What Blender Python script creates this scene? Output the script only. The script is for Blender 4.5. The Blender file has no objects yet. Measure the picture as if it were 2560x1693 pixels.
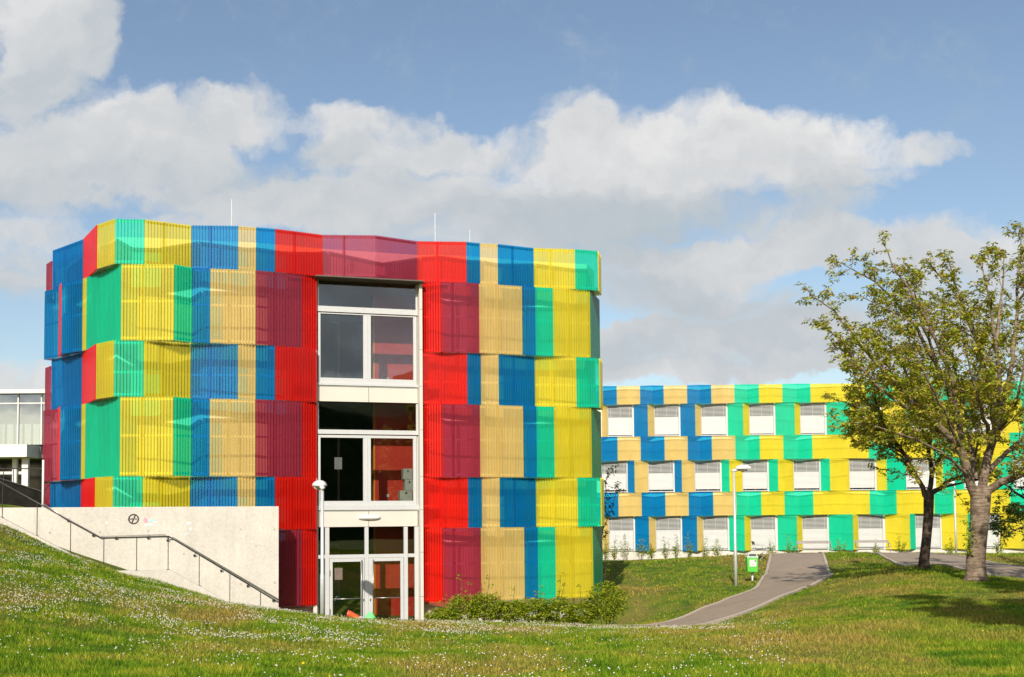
import bpy, math, random
import numpy as np
from mathutils import Vector, Matrix
random.seed(7); np.random.seed(7)
sc = bpy.context.scene
R = math.radians
# ---------------------------------------------------------------- camera
F = 2745.0; PX, PY = 1280.0, 1171.0; W0, H0 = 2560.0, 1693.0
PITCH, ROLL = R(2.7), R(0.5)
fwd = np.array([0, math.cos(PITCH), math.sin(PITCH)])
r0 = np.array([1.0, 0, 0]); u0 = np.array([0, -math.sin(PITCH), math.cos(PITCH)])
rgt = r0 * math.cos(ROLL) - u0 * math.sin(ROLL)
upv = u0 * math.cos(ROLL) + r0 * math.sin(ROLL)
cam = bpy.data.cameras.new('camera'); co = bpy.data.objects.new('camera', cam)
sc.collection.objects.link(co); sc.camera = co
M = Matrix.Identity(4)
for i in range(3):
    M[i][0] = rgt[i]; M[i][1] = upv[i]; M[i][2] = -fwd[i]
co.matrix_world = M
cam.sensor_width = 36; cam.lens = 36 * F / W0
cam.shift_y = (PY - H0 / 2) / W0; cam.clip_start = 0.1; cam.clip_end = 5000
def ray(x, y):
    return fwd * F + rgt * (x - PX) + upv * (PY - y)
def P(x, y, D):
    d = ray(x, y); return d * (D / d[1])
def PZ(x, y, z):
    d = ray(x, y); return d * (z / d[2])
# ---------------------------------------------------------------- light
SUN_EL, SUN_AZ = R(33), R(9)
sl = bpy.data.lights.new('sun', 'SUN'); sl.energy = 4.6; sl.angle = R(0.53); sl.color = (1.0, .93, .82)
so = bpy.data.objects.new('sun', sl); sc.collection.objects.link(so)
LD = Vector((math.sin(SUN_AZ) * math.cos(SUN_EL), math.cos(SUN_AZ) * math.cos(SUN_EL), -math.sin(SUN_EL)))
so.rotation_euler = LD.to_track_quat('-Z', 'Y').to_euler()
so.location = (-10, -40, 30)
sc.view_settings.view_transform = 'Standard'; sc.view_settings.look = 'None'
sc.view_settings.exposure = 0.30; sc.view_settings.gamma = 1
sc.cycles.max_bounces = 8; sc.cycles.transparent_max_bounces = 16
sc.cycles.diffuse_bounces = 4; sc.cycles.glossy_bounces = 3; sc.cycles.caustics_reflective = False
sc.cycles.caustics_refractive = False
# ---------------------------------------------------------------- world: blue sky and clouds
wd = bpy.data.worlds.new('World'); sc.world = wd; wd.use_nodes = True
nt = wd.node_tree; nt.nodes.clear()
def N(t, **k):
    n = nt.nodes.new(t)
    for a, b in k.items(): setattr(n, a, b)
    return n
def setin(n, i, v):
    if v is None: return
    if isinstance(v, bpy.types.NodeSocket): nt.links.new(v, n.inputs[i])
    else: n.inputs[i].default_value = v
def mth(op, a, b=None, c=None, clamp=False):
    n = N('ShaderNodeMath', operation=op, use_clamp=clamp)
    setin(n, 0, a); setin(n, 1, b); setin(n, 2, c); return n.outputs[0]
def vm(op, a, b=None, out=0):
    n = N('ShaderNodeVectorMath', operation=op); setin(n, 0, a); setin(n, 1, b); return n.outputs[out]
def noise(vec, scale, detail, rough=.55, dist=0):
    n = N('ShaderNodeTexNoise', noise_dimensions='3D'); setin(n, 'Vector', vec)
    n.inputs['Scale'].default_value = scale; n.inputs['Detail'].default_value = detail
    n.inputs['Roughness'].default_value = rough; n.inputs['Distortion'].default_value = dist
    return n
tc = N('ShaderNodeTexCoord')
sx = N('ShaderNodeSeparateXYZ'); nt.links.new(tc.outputs['Generated'], sx.inputs[0])
ay = mth('MAXIMUM', mth('ABSOLUTE', sx.outputs[1]), .06)
cu = mth('DIVIDE', sx.outputs[0], ay); cv = mth('DIVIDE', sx.outputs[2], ay)
cx = N('ShaderNodeCombineXYZ'); nt.links.new(cu, cx.inputs[0]); nt.links.new(cv, cx.inputs[1])
p0 = cx.outputs[0]
n1 = noise(p0, 9, 3, .5); n2 = noise(p0, 42, 4, .6)
w1 = vm('SCALE', vm('SUBTRACT', n1.outputs['Color'], (.5, .5, .5))); w1.node.inputs['Scale'].default_value = .085
w2 = vm('SCALE', vm('SUBTRACT', n2.outputs['Color'], (.5, .5, .5))); w2.node.inputs['Scale'].default_value = .03
p1 = vm('ADD', p0, vm('ADD', w1, w2))
# cloud masses: place in the sky (bearing, height) and brightness
CL = [(60,30,190,130,.86),(150,150,120,150,.70),(240,60,60,120,.66),(60,210,120,70,.62),
 (330,290,110,90,.88),(470,300,170,80,.74),(640,280,130,70,.86),(250,380,280,110,.82),(90,390,190,110,.72),
 (430,385,150,70,.95),(520,440,320,80,.62),(150,470,230,60,.64),(860,285,110,45,.86),(990,330,150,70,.82),(1150,350,130,50,.84),(840,360,110,40,.66),
 (1000,430,220,70,.72),(700,510,260,80,.80),(960,520,300,90,.70),(420,560,140,40,.72),(60,590,200,70,.80),(100,700,260,60,.66),
 (1450,310,110,70,.88),(1560,350,190,90,.90),(1750,320,180,90,.92),(1930,330,130,80,.88),(2120,330,140,70,.95),(2330,365,110,35,.80),
 (1400,420,260,90,.86),(1650,420,240,80,.88),(2000,420,300,60,.84),(1350,520,300,60,.60),(1650,510,330,60,.52),(1500,590,300,60,.50),
 (2080,500,130,80,.66),(1950,590,200,60,.70),(1850,640,220,60,.86),(2050,620,180,60,.76),(1650,700,280,80,.64),(1850,780,300,70,.62),
 (2250,640,220,60,.76),(2480,590,220,60,.82),(2500,700,260,90,.74),(1600,830,200,30,.74),(1200,620,200,60,.72),
 (1640,945,170,28,.84),(1980,920,230,32,.84),(1500,930,120,20,.8),(2300,880,220,40,.76),(40,960,130,60,.86),(1800,880,650,85,.66),(2300,840,400,90,.70),(1250,900,300,60,.66),
 (-500,300,400,150,.8),(3000,500,400,160,.8),(3400,250,300,120,.8),(-900,600,500,120,.75)]
sw = None; sb = None
for (x, y, rx, ry, b) in CL:
    d0 = P(x, y, 1.0)
    q = vm('MULTIPLY', vm('SUBTRACT', p1, (d0[0], d0[2], 0)), (F / (rx * 1.16), F / (ry * 1.2), 0))
    w = mth('SUBTRACT', 1.0, vm('DOT_PRODUCT', q, q, 1), clamp=True)
    wb = mth('MULTIPLY', w, b)
    sw = w if sw is None else mth('ADD', sw, w)
    sb = wb if sb is None else mth('ADD', sb, wb)
bri = mth('DIVIDE', sb, mth('MAXIMUM', sw, .02))
n3 = noise(p1, 13, 6, .58); n3b = noise(vm('ADD', p1, (-.008, .016, 0)), 13, 5, .52)
n4 = noise(p1, 60, 5, .6)
dens = mth('ADD', sw, mth('MULTIPLY', mth('SUBTRACT', n3.outputs[0], .5), 1.5))
dens = mth('ADD', dens, mth('MULTIPLY', mth('SUBTRACT', n4.outputs[0], .5), .75))
mr = N('ShaderNodeMapRange', interpolation_type='SMOOTHSTEP'); setin(mr, 0, dens)
mr.inputs[1].default_value = -.02; mr.inputs[2].default_value = 1.15
puff = mth('MULTIPLY', mth('SUBTRACT', n3.outputs[0], n3b.outputs[0]), .55)
bri = mth('ADD', bri, puff)
edge = N('ShaderNodeMapRange'); setin(edge, 0, dens); edge.inputs[1].default_value = .2; edge.inputs[2].default_value = 1.6
edge.inputs[3].default_value = .02; edge.inputs[4].default_value = -.05
bri = mth('ADD', bri, edge.outputs[0])
cr = N('ShaderNodeValToRGB'); setin(cr, 0, bri)
e = cr.color_ramp.elements
e[0].position = .35; e[0].color = (.36, .42, .465, 1); e[1].position = 1.0; e[1].color = (.68, .675, .67, 1)
k = e.new(.62); k.color = (.45, .485, .515, 1); k = e.new(.82); k.color = (.56, .57, .58, 1)
sky = N('ShaderNodeTexSky', sky_type='NISHITA', sun_disc=False, sun_elevation=SUN_EL, sun_rotation=R(180) + SUN_AZ)
sky.air_density = 1.0; sky.dust_density = 1.3; sky.ozone_density = 1.6
hz_ = N('ShaderNodeMix', data_type='RGBA', blend_type='MULTIPLY'); hz_.inputs[0].default_value = 1; nt.links.new(sky.outputs[0], hz_.inputs[6]); hz_.inputs[7].default_value = (1.13, 1.08, 1.01, 1)
b1 = N('ShaderNodeBackground'); nt.links.new(hz_.outputs[2], b1.inputs[0]); b1.inputs[1].default_value = .108
b2 = N('ShaderNodeBackground'); nt.links.new(cr.outputs[0], b2.inputs[0]); b2.inputs[1].default_value = 1.0
mx = N('ShaderNodeMixShader'); nt.links.new(mr.outputs[0], mx.inputs[0])
nt.links.new(b1.outputs[0], mx.inputs[1]); nt.links.new(b2.outputs[0], mx.inputs[2])
ow = N('ShaderNodeOutputWorld'); nt.links.new(mx.outputs[0], ow.inputs[0])
# ---------------------------------------------------------------- helpers
COL = sc.collection
class MB:
    def __init__(s): s.v = []; s.f = []
    def poly(s, pts):
        n = len(s.v); s.v += [tuple(map(float, p)) for p in pts]; s.f.append(tuple(range(n, n + len(pts)))); return s
    def hexa(s, c):                     # 8 corners: bottom 4, top 4
        n = len(s.v); s.v += [tuple(map(float, p)) for p in c]
        for q in ((0,3,2,1),(4,5,6,7),(0,1,5,4),(1,2,6,5),(2,3,7,6),(3,0,4,7)): s.f.append(tuple(n + i for i in q))
        return s
    def box(s, x0, x1, y0, y1, z0, z1):
        return s.hexa([(x0,y0,z0),(x1,y0,z0),(x1,y1,z0),(x0,y1,z0),(x0,y0,z1),(x1,y0,z1),(x1,y1,z1),(x0,y1,z1)])
    def tube(s, pts, rad, n=8, cap=True):
        pts = [np.array(p, float) for p in pts]
        if not hasattr(rad, '__len__'): rad = [rad] * len(pts)
        base = len(s.v); prev = None
        for i, p in enumerate(pts):
            t = pts[min(i + 1, len(pts) - 1)] - pts[max(i - 1, 0)]
            t = t / (np.linalg.norm(t) + 1e-9)
            if prev is None:
                a = np.array([0, 0, 1.0]) if abs(t[2]) < .9 else np.array([1.0, 0, 0])
                a = np.cross(t, a)
            else: a = prev - t * np.dot(prev, t)
            a = a / (np.linalg.norm(a) + 1e-9); b = np.cross(t, a); prev = a
            for k in range(n):
                an = 2 * math.pi * k / n
                s.v.append(tuple(p + rad[i] * (a * math.cos(an) + b * math.sin(an))))
        for i in range(len(pts) - 1):
            for k in range(n):
                a0 = base + i * n + k; a1 = base + i * n + (k + 1) % n
                s.f.append((a0, a1, a1 + n, a0 + n))
        if cap:
            s.f.append(tuple(base + k for k in range(n))[::-1]); e0 = base + (len(pts) - 1) * n
            s.f.append(tuple(e0 + k for k in range(n)))
        return s
    def lathe(s, c, prof, n=16, axis=None):
        base = len(s.v)
        for (r, z) in prof:
            for k in range(n):
                an = 2 * math.pi * k / n
                s.v.append((c[0] + r * math.cos(an), c[1] + r * math.sin(an), c[2] + z))
        for i in range(len(prof) - 1):
            for k in range(n):
                a0 = base + i * n + k; a1 = base + i * n + (k + 1) % n
                s.f.append((a0, a1, a1 + n, a0 + n))
        s.f.append(tuple(base + k for k in range(n))[::-1]); e0 = base + (len(prof) - 1) * n
        s.f.append(tuple(e0 + k for k in range(n)))
        return s
    def build(s, name, mat, parent=None, smooth=False, bevel=0):
        me = bpy.data.meshes.new(name); me.from_pydata(s.v, [], s.f); me.update()
        return link(name, me, mat, parent, smooth, bevel)
def link(name, me, mat, parent=None, smooth=False, bevel=0):
    o = bpy.data.objects.new(name, me); COL.objects.link(o)
    if mat: me.materials.append(mat)
    if smooth: me.polygons.foreach_set('use_smooth', [True] * len(me.polygons))
    if parent is not None:
        o.parent = parent; o.matrix_parent_inverse = Matrix.Translation(parent.location).inverted() if parent.parent is None and not parent.data else Matrix.Identity(4)
    if bevel:
        b = o.modifiers.new('bevel', 'BEVEL'); b.width = bevel; b.segments = 2; b.limit_method = 'ANGLE'
    return o
def tag(o, label=None, cat=None, group=None, kind=None):
    if label: o['label'] = label
    if cat: o['category'] = cat
    if group: o['group'] = group
    if kind: o['kind'] = kind
    return o
def empty(name, loc, label=None, cat=None, group=None):
    o = bpy.data.objects.new(name, None); COL.objects.link(o); o.location = [float(a) for a in loc]
    o.empty_display_size = .2
    return tag(o, label, cat, group)
def copy_tree(o, parent=None):
    c = o.copy(); COL.objects.link(c)
    if parent is not None: c.parent = parent
    for ch in list(o.children): copy_tree(ch, c)
    return c
def npmesh(name, V, Fc, nper, mat, parent=None):
    me = bpy.data.meshes.new(name); V = np.asarray(V, np.float32); Fc = np.asarray(Fc, np.int32)
    nf = len(Fc) // nper
    me.vertices.add(len(V)); me.vertices.foreach_set('co', V.ravel())
    me.loops.add(len(Fc)); me.loops.foreach_set('vertex_index', Fc)
    me.polygons.add(nf); me.polygons.foreach_set('loop_start', np.arange(nf, dtype=np.int32) * nper)
    me.update(calc_edges=True); me.validate(verbose=False)
    return link(name, me, mat, parent)
# ---------------------------------------------------------------- materials
class Mat:
    def __init__(s, name):
        s.m = bpy.data.materials.new(name); s.m.use_nodes = True; s.t = s.m.node_tree; s.t.nodes.clear()
        s.out = s.n('ShaderNodeOutputMaterial')
    def n(s, t, **k):
        x = s.t.nodes.new(t)
        for a, b in k.items(): setattr(x, a, b)
        return x
    def l(s, a, b): s.t.links.new(a, b)
    def noise(s, scale, detail=4, rough=.55, coord='Object', sc3=None):
        tc = s.n('ShaderNodeTexCoord'); o = tc.outputs[coord]
        if sc3:
            mp = s.n('ShaderNodeMapping'); mp.inputs['Scale'].default_value = sc3; s.l(o, mp.inputs[0]); o = mp.outputs[0]
        x = s.n('ShaderNodeTexNoise'); s.l(o, x.inputs['Vector']); x.inputs['Scale'].default_value = scale
        x.inputs['Detail'].default_value = detail; x.inputs['Roughness'].default_value = rough
        return x.outputs[0]
    def ramp(s, src, stops):
        r = s.n('ShaderNodeValToRGB'); s.l(src, r.inputs[0]); e = r.color_ramp.elements
        e[0].position, e[0].color = stops[0][0], (*stops[0][1], 1); e[1].position, e[1].color = stops[-1][0], (*stops[-1][1], 1)
        for p, c in stops[1:-1]: k = e.new(p); k.color = (*c, 1)
        return r.outputs[0]
    def mix(s, f, a, b, mode='MIX'):
        x = s.n('ShaderNodeMix', data_type='RGBA', blend_type=mode)
        for i, v in ((0, f), (6, a), (7, b)):
            if isinstance(v, bpy.types.NodeSocket): s.l(v, x.inputs[i])
            else: x.inputs[i].default_value = v if i == 0 else (*v, 1)
        return x.outputs[2]
    def bsdf(s, col, rough=.6, metal=0, spec=.5, bump=None, bstr=.3, bdist=.02):
        b = s.n('ShaderNodeBsdfPrincipled')
        if isinstance(col, bpy.types.NodeSocket): s.l(col, b.inputs['Base Color'])
        else: b.inputs['Base Color'].default_value = (*col, 1)
        if isinstance(rough, bpy.types.NodeSocket): s.l(rough, b.inputs['Roughness'])
        else: b.inputs['Roughness'].default_value = rough
        b.inputs['Metallic'].default_value = metal; b.inputs['Specular IOR Level'].default_value = spec
        if bump is not None:
            bp = s.n('ShaderNodeBump'); s.l(bump, bp.inputs['Height']); bp.inputs['Strength'].default_value = bstr
            bp.inputs['Distance'].default_value = bdist; s.l(bp.outputs[0], b.inputs['Normal'])
        s.l(b.outputs[0], s.out.inputs[0]); return b
def simple(name, col, rough=.5, metal=0, var=.12, scale=6, spec=.5):
    m = Mat(name); nz = m.noise(scale, 5)
    c = m.ramp(nz, [(.3, tuple(x * (1 - var) for x in col)), (.7, tuple(min(1, x * (1 + var)) for x in col))])
    m.bsdf(c, rough, metal, spec, bump=nz, bstr=.05); return m.m
def cladding(name, col, tr, tfac=.52, sheen=.10):
    m = Mat(name)
    nz = m.noise(1.3, 3, sc3=(1, 1, .35)); nf = m.noise(30, 3)
    c = m.mix(m.ramp(nz, [(.35, (0,0,0)), (.7, (1,1,1))]), tuple(x * .88 for x in col), tuple(min(1, x * 1.06) for x in col))
    st = m.noise(5, 5, .65, sc3=(1, 1, .07)); c = m.mix(m.ramp(st, [(.50, (0,0,0)), (.80, (.30,.30,.30))]), c, tuple(x * .6 + .05 for x in col))
    df = m.n('ShaderNodeBsdfDiffuse'); m.l(c, df.inputs[0])
    tl = m.n('ShaderNodeBsdfTranslucent'); m.l(c, tl.inputs[0])
    tp = m.n('ShaderNodeBsdfTransparent'); tp.inputs[0].default_value = (*tr, 1)
    a = m.n('ShaderNodeMixShader'); a.inputs[0].default_value = .25; m.l(df.outputs[0], a.inputs[1]); m.l(tl.outputs[0], a.inputs[2])
    b = m.n('ShaderNodeMixShader'); b.inputs[0].default_value = tfac; m.l(a.outputs[0], b.inputs[1]); m.l(tp.outputs[0], b.inputs[2])
    g = m.n('ShaderNodeBsdfGlossy'); g.inputs['Roughness'].default_value = .22; g.inputs[0].default_value = (1, 1, 1, 1)
    fr = m.n('ShaderNodeFresnel'); fr.inputs[0].default_value = 1.45
    f2 = m.n('ShaderNodeMath', operation='MULTIPLY', use_clamp=True); m.l(fr.outputs[0], f2.inputs[0]); f2.inputs[1].default_value = sheen * 8
    o = m.n('ShaderNodeMixShader'); m.l(f2.outputs[0], o.inputs[0]); m.l(b.outputs[0], o.inputs[1]); m.l(g.outputs[0], o.inputs[2])
    m.l(o.outputs[0], m.out.inputs[0]); return m.m
C = {
 'Y': cladding('yellow_sheet', (.95,.79,.035), (.99,.93,.30)),
 'K': cladding('cream_sheet', (.92,.68,.22), (.99,.88,.58)),
 'G': cladding('green_sheet', (.005,.72,.42), (.12,.97,.74)),
 'B': cladding('blue_sheet', (.0,.21,.54), (.04,.60,.92)),
 'R': cladding('red_sheet', (.98,.012,.006), (.99,.16,.10)),
 'P': cladding('purple_sheet', (.42,.035,.075), (.82,.27,.38)),
 'D': cladding('shaded_green_sheet', (.003,.24,.13), (.08,.55,.38), .35),  # green sheet of the side face, its shade put into the colour
}
def concrete_mat(name, base, joint=True):
    m = Mat(name); a = m.noise(.9, 6, .6); b = m.noise(14, 5, .6); s = m.noise(2.2, 5, .6, sc3=(1.5, 1.5, .12))
    c = m.ramp(a, [(.3, tuple(x * .82 for x in base)), (.7, base)])
    c = m.mix(m.ramp(s, [(.48, (0,0,0)), (.76, (.6,.6,.6))]), c, tuple(x * .72 for x in base))
    c = m.mix(.17, c, m.ramp(b, [(.3, (.2,.18,.15)), (.7, (.8,.76,.68))]))
    m.bsdf(c, .85, 0, .3, bump=b, bstr=.15, bdist=.004); return m.m
CONC = concrete_mat('pale_concrete', (.63,.585,.515))
PLINTH = concrete_mat('plinth_render', (.64,.59,.52))
WALLM = simple('backing_wall', (.70,.655,.575), .8, var=.05)
WHITEM = simple('white_aluminium', (.50,.505,.50), .4, 0, .03)
SPANM = simple('cream_fascia_board', (.585,.545,.475), .55, 0, .025, 3)
RAILM = simple('bright_aluminium', (.9,.9,.88), .3, .0, .03)
STEEL = simple('dark_steel', (.05,.045,.04), .45, .3, .2)
STAIN = simple('stainless_steel', (.35,.33,.30), .35, .8, .1)
GALV = simple('galvanised_steel', (.56,.57,.57), .42, .35, .1, 20)
BLACKM = simple('black_panel', (.012,.012,.013), .5)
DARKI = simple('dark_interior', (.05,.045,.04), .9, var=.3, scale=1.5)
REDI = simple('red_interior_wall', (.55,.03,.012), .6, var=.08)
ORNG = simple('orange_edge', (.8,.25,.02), .6)
FLOORI = simple('interior_floor', (.10,.085,.07), .5)
WHITEP = simple('white_paint', (.64,.62,.59), .5, 0, .04)
def glass(name, refl, tint=(.85,.9,.88), fac=1.6):
    m = Mat(name); tp = m.n('ShaderNodeBsdfTransparent'); tp.inputs[0].default_value = (*tint, 1)
    g = m.n('ShaderNodeBsdfGlossy'); g.inputs['Roughness'].default_value = .012; g.inputs[0].default_value = (.9, .95, 1, 1)
    bp = m.n('ShaderNodeBump'); bp.inputs['Strength'].default_value = .05; bp.inputs['Distance'].default_value = .02
    m.l(m.noise(.8, 2), bp.inputs['Height']); m.l(bp.outputs[0], g.inputs['Normal'])
    fr = m.n('ShaderNodeFresnel'); fr.inputs[0].default_value = 1.5
    f = m.n('ShaderNodeMath', operation='MULTIPLY_ADD', use_clamp=True); m.l(fr.outputs[0], f.inputs[0]); f.inputs[1].default_value = fac; f.inputs[2].default_value = refl
    o = m.n('ShaderNodeMixShader'); m.l(f.outputs[0], o.inputs[0]); m.l(tp.outputs[0], o.inputs[1]); m.l(g.outputs[0], o.inputs[2])
    m.l(o.outputs[0], m.out.inputs[0]); return m.m
GLASS = glass('window_glass', .03, (.93,.95,.94), 1.3); GLASS2 = glass('pavilion_glass', .2, (.8,.85,.85))
# ================================================================ ground
def project(p):
    p = np.asarray(p, float); d = p @ fwd
    return PX + F * (p @ rgt) / d, PY - F * (p @ upv) / d
GP = []
for (x, y, D) in [(0,1693,10.4),(700,1693,10.8),(1280,1693,11),(1900,1693,11.2),(2560,1693,11.5),
  (0,1446,19),(0,1306,27.6),(61,1334,27.9),(100,1358,28),(176,1390,28.2),(258,1421,28.4),(304,1441,28.7),(395,1449,29),(470,1473,29.1),(515,1502,29.3),
  (300,1512,19),(440,1480,25.5),(517,1502,25.3),(607,1518,25),(697,1528,25),(760,1537,25),(900,1552,24.5),(1000,1558,24.5),(1250,1566,26),(1450,1571,26),
  (1100,1622,16.5),(600,1600,16.5),(1700,1618,16.5),(1560,1566,29),(1300,1562,30.5),(1100,1562,30.2),
  (1825,1565,27.5),(1900,1534,29.2),(1995,1497,31.3),(2076,1462,34.5),(2200,1440,33),(2310,1421,36),(2440,1453,30),(2560,1450,31),(2300,1490,26),(2560,1500,24),(2200,1560,20),
  (2192,1386,54),(2326,1414,39.5),(2415,1427,37),(2549,1461,34),(2549,1416,44),(2419,1397,50),(2800,1440,44),
  (1930,1391,54),(2055,1386,54),(1914,1442,43.6),(2072,1442,43.6),(1901,1469,39),(1856,1490,37),(1771,1519,34.5),(1609,1569,30.5),
  (1510,1500,38),(1510,1406,55),(1700,1402,55),(1800,1396,55),(1840,1465,40.3),(1881,1455,41.5)]:
    GP.append(tuple(P(x, y, D)))
GP += [(0,0,-1.6),(8,0,-1.6),(-8,0,-1.4),(0,-15,-1.6),(16,8,-1.5),(-15,8,-.9),(-15,20,-.2),(-17,30,.3),(-12,40,.2),
       (-6.5,33,-3.3),(-4,35,-3.42),(0,36,-3.45),(3,36.5,-3.4),(0,31.5,-3.0),(-8,32,-2.6),(5,45,-2.8),(0,60,-2.8),(-10,60,-2.0),
       (8,70,-2.6),(20,70,-2.5),(30,70,-2.4),(8,78,-2.9),(22,78,-2.85),(36,78,-2.8),(22,20,-1.5),(28,40,-1.9),(30,55,-2.1),(-25,60,-1.2),(-20,78,-2)]
GP = np.array(GP)
def _phi(r2): return np.where(r2 > 1e-9, r2 * np.log(r2 + 1e-12) * .5, 0)
_n = len(GP)
_A = np.zeros((_n + 3, _n + 3)); _d2 = ((GP[:, None, :2] - GP[None, :, :2]) ** 2).sum(-1)
_A[:_n, :_n] = _phi(_d2) + np.eye(_n) * .6
_A[:_n, _n] = 1; _A[:_n, _n + 1:] = GP[:, :2]; _A[_n, :_n] = 1; _A[_n + 1:, :_n] = GP[:, :2].T
_w = np.linalg.solve(_A, np.concatenate([GP[:, 2], [0, 0, 0]]))
def gz(X, Y):
    X = np.atleast_1d(np.asarray(X, float)); Y = np.atleast_1d(np.asarray(Y, float)); out = np.zeros(X.shape)
    for i in range(0, X.size, 20000):
        x = X.ravel()[i:i+20000]; y = Y.ravel()[i:i+20000]
        r2 = (x[:, None] - GP[None, :, 0]) ** 2 + (y[:, None] - GP[None, :, 1]) ** 2
        out.ravel()[i:i+20000] = _phi(r2) @ _w[:_n] + _w[_n] + _w[_n + 1] * x + _w[_n + 2] * y
    ex = np.maximum(0, np.maximum(np.maximum(-20 - X, X - 36), np.maximum(-16 - Y, Y - 80)))
    k = np.clip(ex / 12, 0, 1); k = k * k * (3 - 2 * k)
    bump = .03 * np.sin(X * 1.7 + np.sin(Y * .9)) * np.sin(Y * 1.3 + 1.3 * np.sin(X * .6))
    return (np.clip(out, -4.5, 1.2) + bump) * (1 - k) + k * -2.6
def g1(x, y): return float(gz([x], [y])[0])
gxs = np.concatenate([[-900,-300,-120,-70,-45], np.arange(-34, 50.01, .4), [60,90,160,300,900]])
gys = np.concatenate([[-900,-300,-120,-60,-35], np.arange(-24, 84.01, .4), [95,130,200,400,1500]])
GX, GY = np.meshgrid(gxs, gys)
GZ = gz(GX, GY)
nx, ny = len(gxs), len(gys)
idx = np.arange(nx * ny).reshape(ny, nx)
Fq = np.stack([idx[:-1, :-1], idx[:-1, 1:], idx[1:, 1:], idx[1:, :-1]], -1).reshape(-1)
def grass_color(m, rnd=False):
    a = m.noise(.33, 5, .62, sc3=(1, .45, 1)); b = m.noise(1.6, 5, .6); c = m.noise(9, 4, .6)
    base = m.ramp(b, [(.36, (.08,.18,.013)), (.5, (.185,.285,.022)), (.64, (.33,.335,.04))])
    dry = m.ramp(c, [(.3, (.30,.24,.05)), (.7, (.44,.32,.11))])
    msk = m.ramp(a, [(.47, (0,0,0)), (.62, (.9,.9,.9))])
    col = m.mix(msk, base, dry)
    if rnd:
        g = m.n('ShaderNodeNewGeometry')
        rr = m.ramp(g.outputs['Random Per Island'], [(0, (.35,.45,.35)), (.5, (1,1,1)), (.9, (1.45,1.35,1.2)), (1, (2.0,1.7,1.6))])
        col = m.mix(1.0, col, rr, 'MULTIPLY')
    return col, c
mg = Mat('lawn_soil_and_turf'); col, c9 = grass_color(mg)
dk = mg.mix(.6, col, (.07,.08,.016))
mg.bsdf(dk, .95, 0, .1, bump=mg.noise(22, 5, .7), bstr=.8, bdist=.05)
lawn = npmesh('lawn', np.stack([GX.ravel(), GY.ravel(), GZ.ravel()], 1), Fq, 4, mg.m)
lawn.data.polygons.foreach_set('use_smooth', [True] * len(lawn.data.polygons))
tag(lawn, 'grassy ground sloping past the school', kind='structure')
# ---- paths
def drape(pl, pr, lift, name, mat, seg=.6, nw=6, kerb=None):
    def dens(pts):
        out = []
        for a, b in zip(pts[:-1], pts[1:]):
            n = 8
            for k in range(n): out.append(np.array(a) * (1 - k / n) + np.array(b) * k / n)
        out.append(np.array(pts[-1])); o = np.array(out)
        for _ in range(6): o[1:-1] = (o[:-2] + 2 * o[1:-1] + o[2:]) / 4
        return o
    L = dens(pl); Rr = dens(pr); mb = MB(); n = len(L)
    for i in range(n):
        for k in range(nw + 1):
            q = L[i] * (1 - k / nw) + Rr[i] * k / nw
            mb.v.append((q[0], q[1], None))
    xy = np.array([(v[0], v[1]) for v in mb.v]); z = gz(xy[:, 0], xy[:, 1]) + lift
    mb.v = [(float(a), float(b), float(c)) for (a, b), c in zip(xy, z)]
    for i in range(n - 1):
        for k in range(nw):
            a = i * (nw + 1) + k; mb.f.append((a, a + 1, a + nw + 2, a + nw + 1))
    o = mb.build(name, mat, smooth=True)
    ks = []
    for side, sgn in ((L, -1), (Rr, 1)):
        kb = MB(); m0 = len(side)
        t = np.gradient(side, axis=0); t /= np.linalg.norm(t, axis=1)[:, None]
        nrm = np.stack([-t[:, 1], t[:, 0]], 1)
        inn = side; c = (L + Rr) / 2; s = np.sign(((side - c) * nrm).sum(1))[:, None]
        outp = side + nrm * s * .11
        zi = gz(inn[:, 0], inn[:, 1]); zo = gz(outp[:, 0], outp[:, 1]); zt = np.maximum(zi, zo) + lift + .035
        for i in range(m0):
            kb.v += [(inn[i, 0], inn[i, 1], zi[i] - .15), (inn[i, 0], inn[i, 1], zt[i]), (outp[i, 0], outp[i, 1], zt[i]), (outp[i, 0], outp[i, 1], zo[i] - .15)]
        for i in range(m0 - 1):
            for k in range(3): a = i * 4 + k; kb.f.append((a, a + 1, a + 5, a + 4))
        ks.append(kb)
    return o, ks
ma = Mat('worn_asphalt'); a1 = ma.noise(.7, 5); a2 = ma.noise(60, 3, .7)
a3 = ma.noise(2.5, 6, .7); ac0 = ma.mix(.35, ma.ramp(a1, [(.3, (.27,.205,.15)), (.7, (.33,.255,.19))]), ma.ramp(a2, [(.3, (.17,.13,.10)), (.7, (.40,.32,.24))]))
ac = ma.mix(ma.ramp(a3, [(.55, (0,0,0)), (.66, (.55,.55,.55))]), ac0, (.19,.15,.115))
ma.bsdf(ac, .9, 0, .3, bump=a2, bstr=.3, bdist=.01)
KERB = concrete_mat('kerb_concrete', (.46,.37,.29))
def xy(x, y, D): p = P(x, y, D); return (p[0], p[1])
pl = [xy(1933,1388,60), xy(1930,1391,54), xy(1922,1416,48), xy(1914,1442,43.6), xy(1901,1469,39), xy(1856,1490,37), xy(1771,1519,34.5), xy(1609,1569,30.5), (.6,27.2)]
pr = [xy(2045,1386,60), xy(2055,1386,54), xy(2064,1414,48), xy(2072,1442,43.6), xy(2078,1465,40), (10.9,38.0), (8.3,33.3), (5.7,29.2), (2.4,25.6)]
pl[-1] = (1.6, 28.6); pr[-1] = (3.5, 27.0)
o, ks = drape(pl, pr, .03, 'path', ma.m); tag(o, 'asphalt footpath climbing to the benches', kind='structure')
for kb in ks: tag(kb.build('kerb', KERB), 'pale concrete edging of the footpath', kind='structure')
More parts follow.
